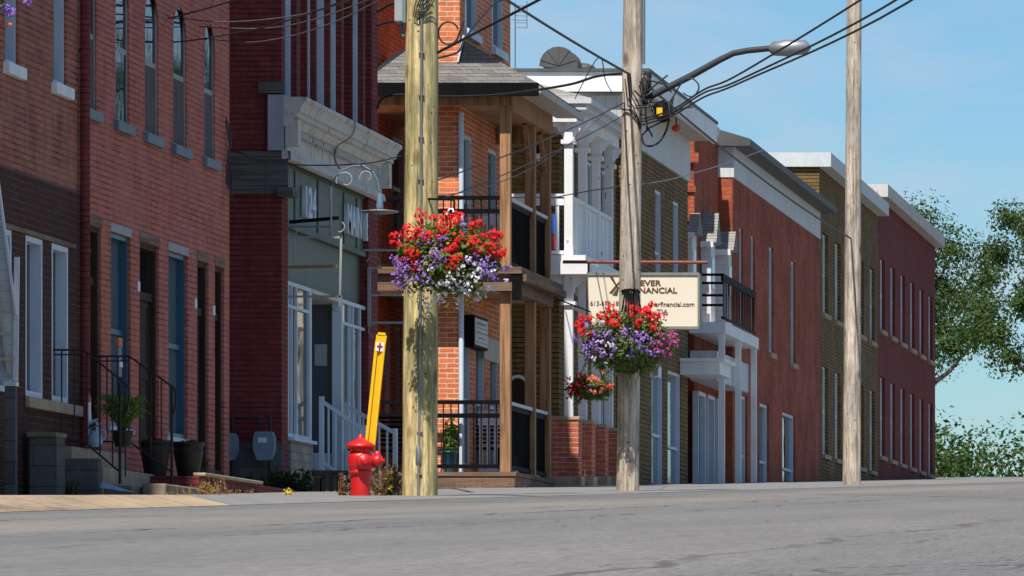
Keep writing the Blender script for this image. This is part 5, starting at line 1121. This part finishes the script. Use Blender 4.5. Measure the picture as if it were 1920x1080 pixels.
# black bench
Y=76.; t=thing('bench','low black slatted bench in front of the white stair rail','bench',(XU(618,Y),Y,ZV(935,Y))); x=lambda u:XU(u,Y); z=lambda v:ZV(v,Y)
m=MB()
for k in range(4): m.box(x(584),x(654),Y+.09*k,Y+.09*k+.07,z(892),z(882))
m.build('seat',M['black'],t)
for u in (594,646):
    for q in (0,.28): MB().box(x(u)-.03,x(u)+.03,Y+q,Y+q+.05,z(945),z(894)-.001).build('leg',M['black'],t)
m=MB()
for u in (606,620,634): m.box(x(u)-.025,x(u)+.025,Y+.02,Y+.04,z(935),z(894)-.002)
m.build('apron',M['black'],t)
# weeds
def weeds(name,label,u,v,Y,w,h_,n,stm,lfm,seed,lf=.03,nl=6,flow=None):
    rg=random.Random(seed); t=thing(name,label,'weeds',P(u,v,Y),'weeds along the wall and kerb'); c=P(u,v,Y); m=MB(); vs=[];fs=[]; tips=[]
    for _ in range(n):
        b=c+Vector((rg.uniform(-w,w),rg.uniform(-w,w)*.6,-.05)); tp=b+Vector((rg.gauss(0,w*.25),rg.gauss(0,.05),h_*(.45+.6*rg.random())+.05)); mid=(b+tp)/2+Vector((rg.gauss(0,.03),0,0))
        m.tube([b,mid,tp],[.005,.004,.002],4,False); tips.append(tp)
        for _k in range(nl): s=.25+.75*rg.random(); p=b.lerp(tp,s)+Vector((rg.gauss(0,.02),rg.gauss(0,.02),rg.gauss(0,.01))); kite(vs,fs,p,lf*(.5+rg.random()),rg,None,.5)
    m.build('stems',M[stm],t); MB().add(vs,fs).build('leaves',M[lfm],t)
    if flow:
        vs=[];fs=[]
        for tp in tips[:flow]:
            for _k in range(14): kite(vs,fs,tp+Vector((rg.gauss(0,.015),rg.gauss(0,.015),rg.gauss(0,.015))),.025,rg,None,.8)
        MB().add(vs,fs).build('blooms',M['pety'],t)
weeds('weed_clump','brown dried weeds between the red hydrant and the yellow pole',726,934,64.9,.15,.36,60,'drybrown','drybrown',1,.045,12)
weeds('weed_clump','small dried brown weeds on the left of the red hydrant',646,936,65,.05,.28,16,'drybrown','drybrown',2,.035,9)
weeds('weed_clump','yellow flowering weed between the hydrant and the yellow pole',735,936,64.6,.03,.26,4,'leafd','leafd',3,.03,5,4)
weeds('weed_clump','dark green bush against the cream shop base',545,930,77,.25,.34,80,'leafd','leafd',4,.06,12)
weeds('weed_clump','golden dry grass tuft right of the concrete steps',385,945,66.5,.10,.26,30,'straw','straw',5,.03,6)
weeds('weed_clump','golden dry grass tuft by the low brick bed',410,945,67,.09,.30,26,'straw','straw',6,.03,6)
weeds('weed_clump','golden dry grass tuft below the gas meters',455,945,68.5,.12,.17,26,'straw','straw',7,.03,6)
weeds('weed_clump','pale yellow flowering weed on the kerb left of the bench',543,940,66,.04,.13,8,'leafd','pety',8,.03,8,6)
weeds('weed_clump','sparse green weeds at the foot of the brown doors',386,905,73.4,.1,.3,14,'leafd','leafd',9,.04,6)
weeds('weed_clump','low green weeds against the grey stone blocks left of the steps',130,930,65.6,.12,.2,22,'leafd','leafd',12,.035,8)
weeds('weed_clump','dry stalks growing through the low concrete block edge',335,940,66.0,.14,.2,16,'straw','straw',13,.025,5)
weeds('weed_clump','thin dry stalks at the foot of the wooden porch skirt',905,926,92.9,.5,.2,26,'straw','leafd',14,.03,5)
weeds('weed_clump','green weeds below the gas meters by the grey foundation',485,925,78.0,.22,.26,40,'leafd','leafd',15,.045,9)
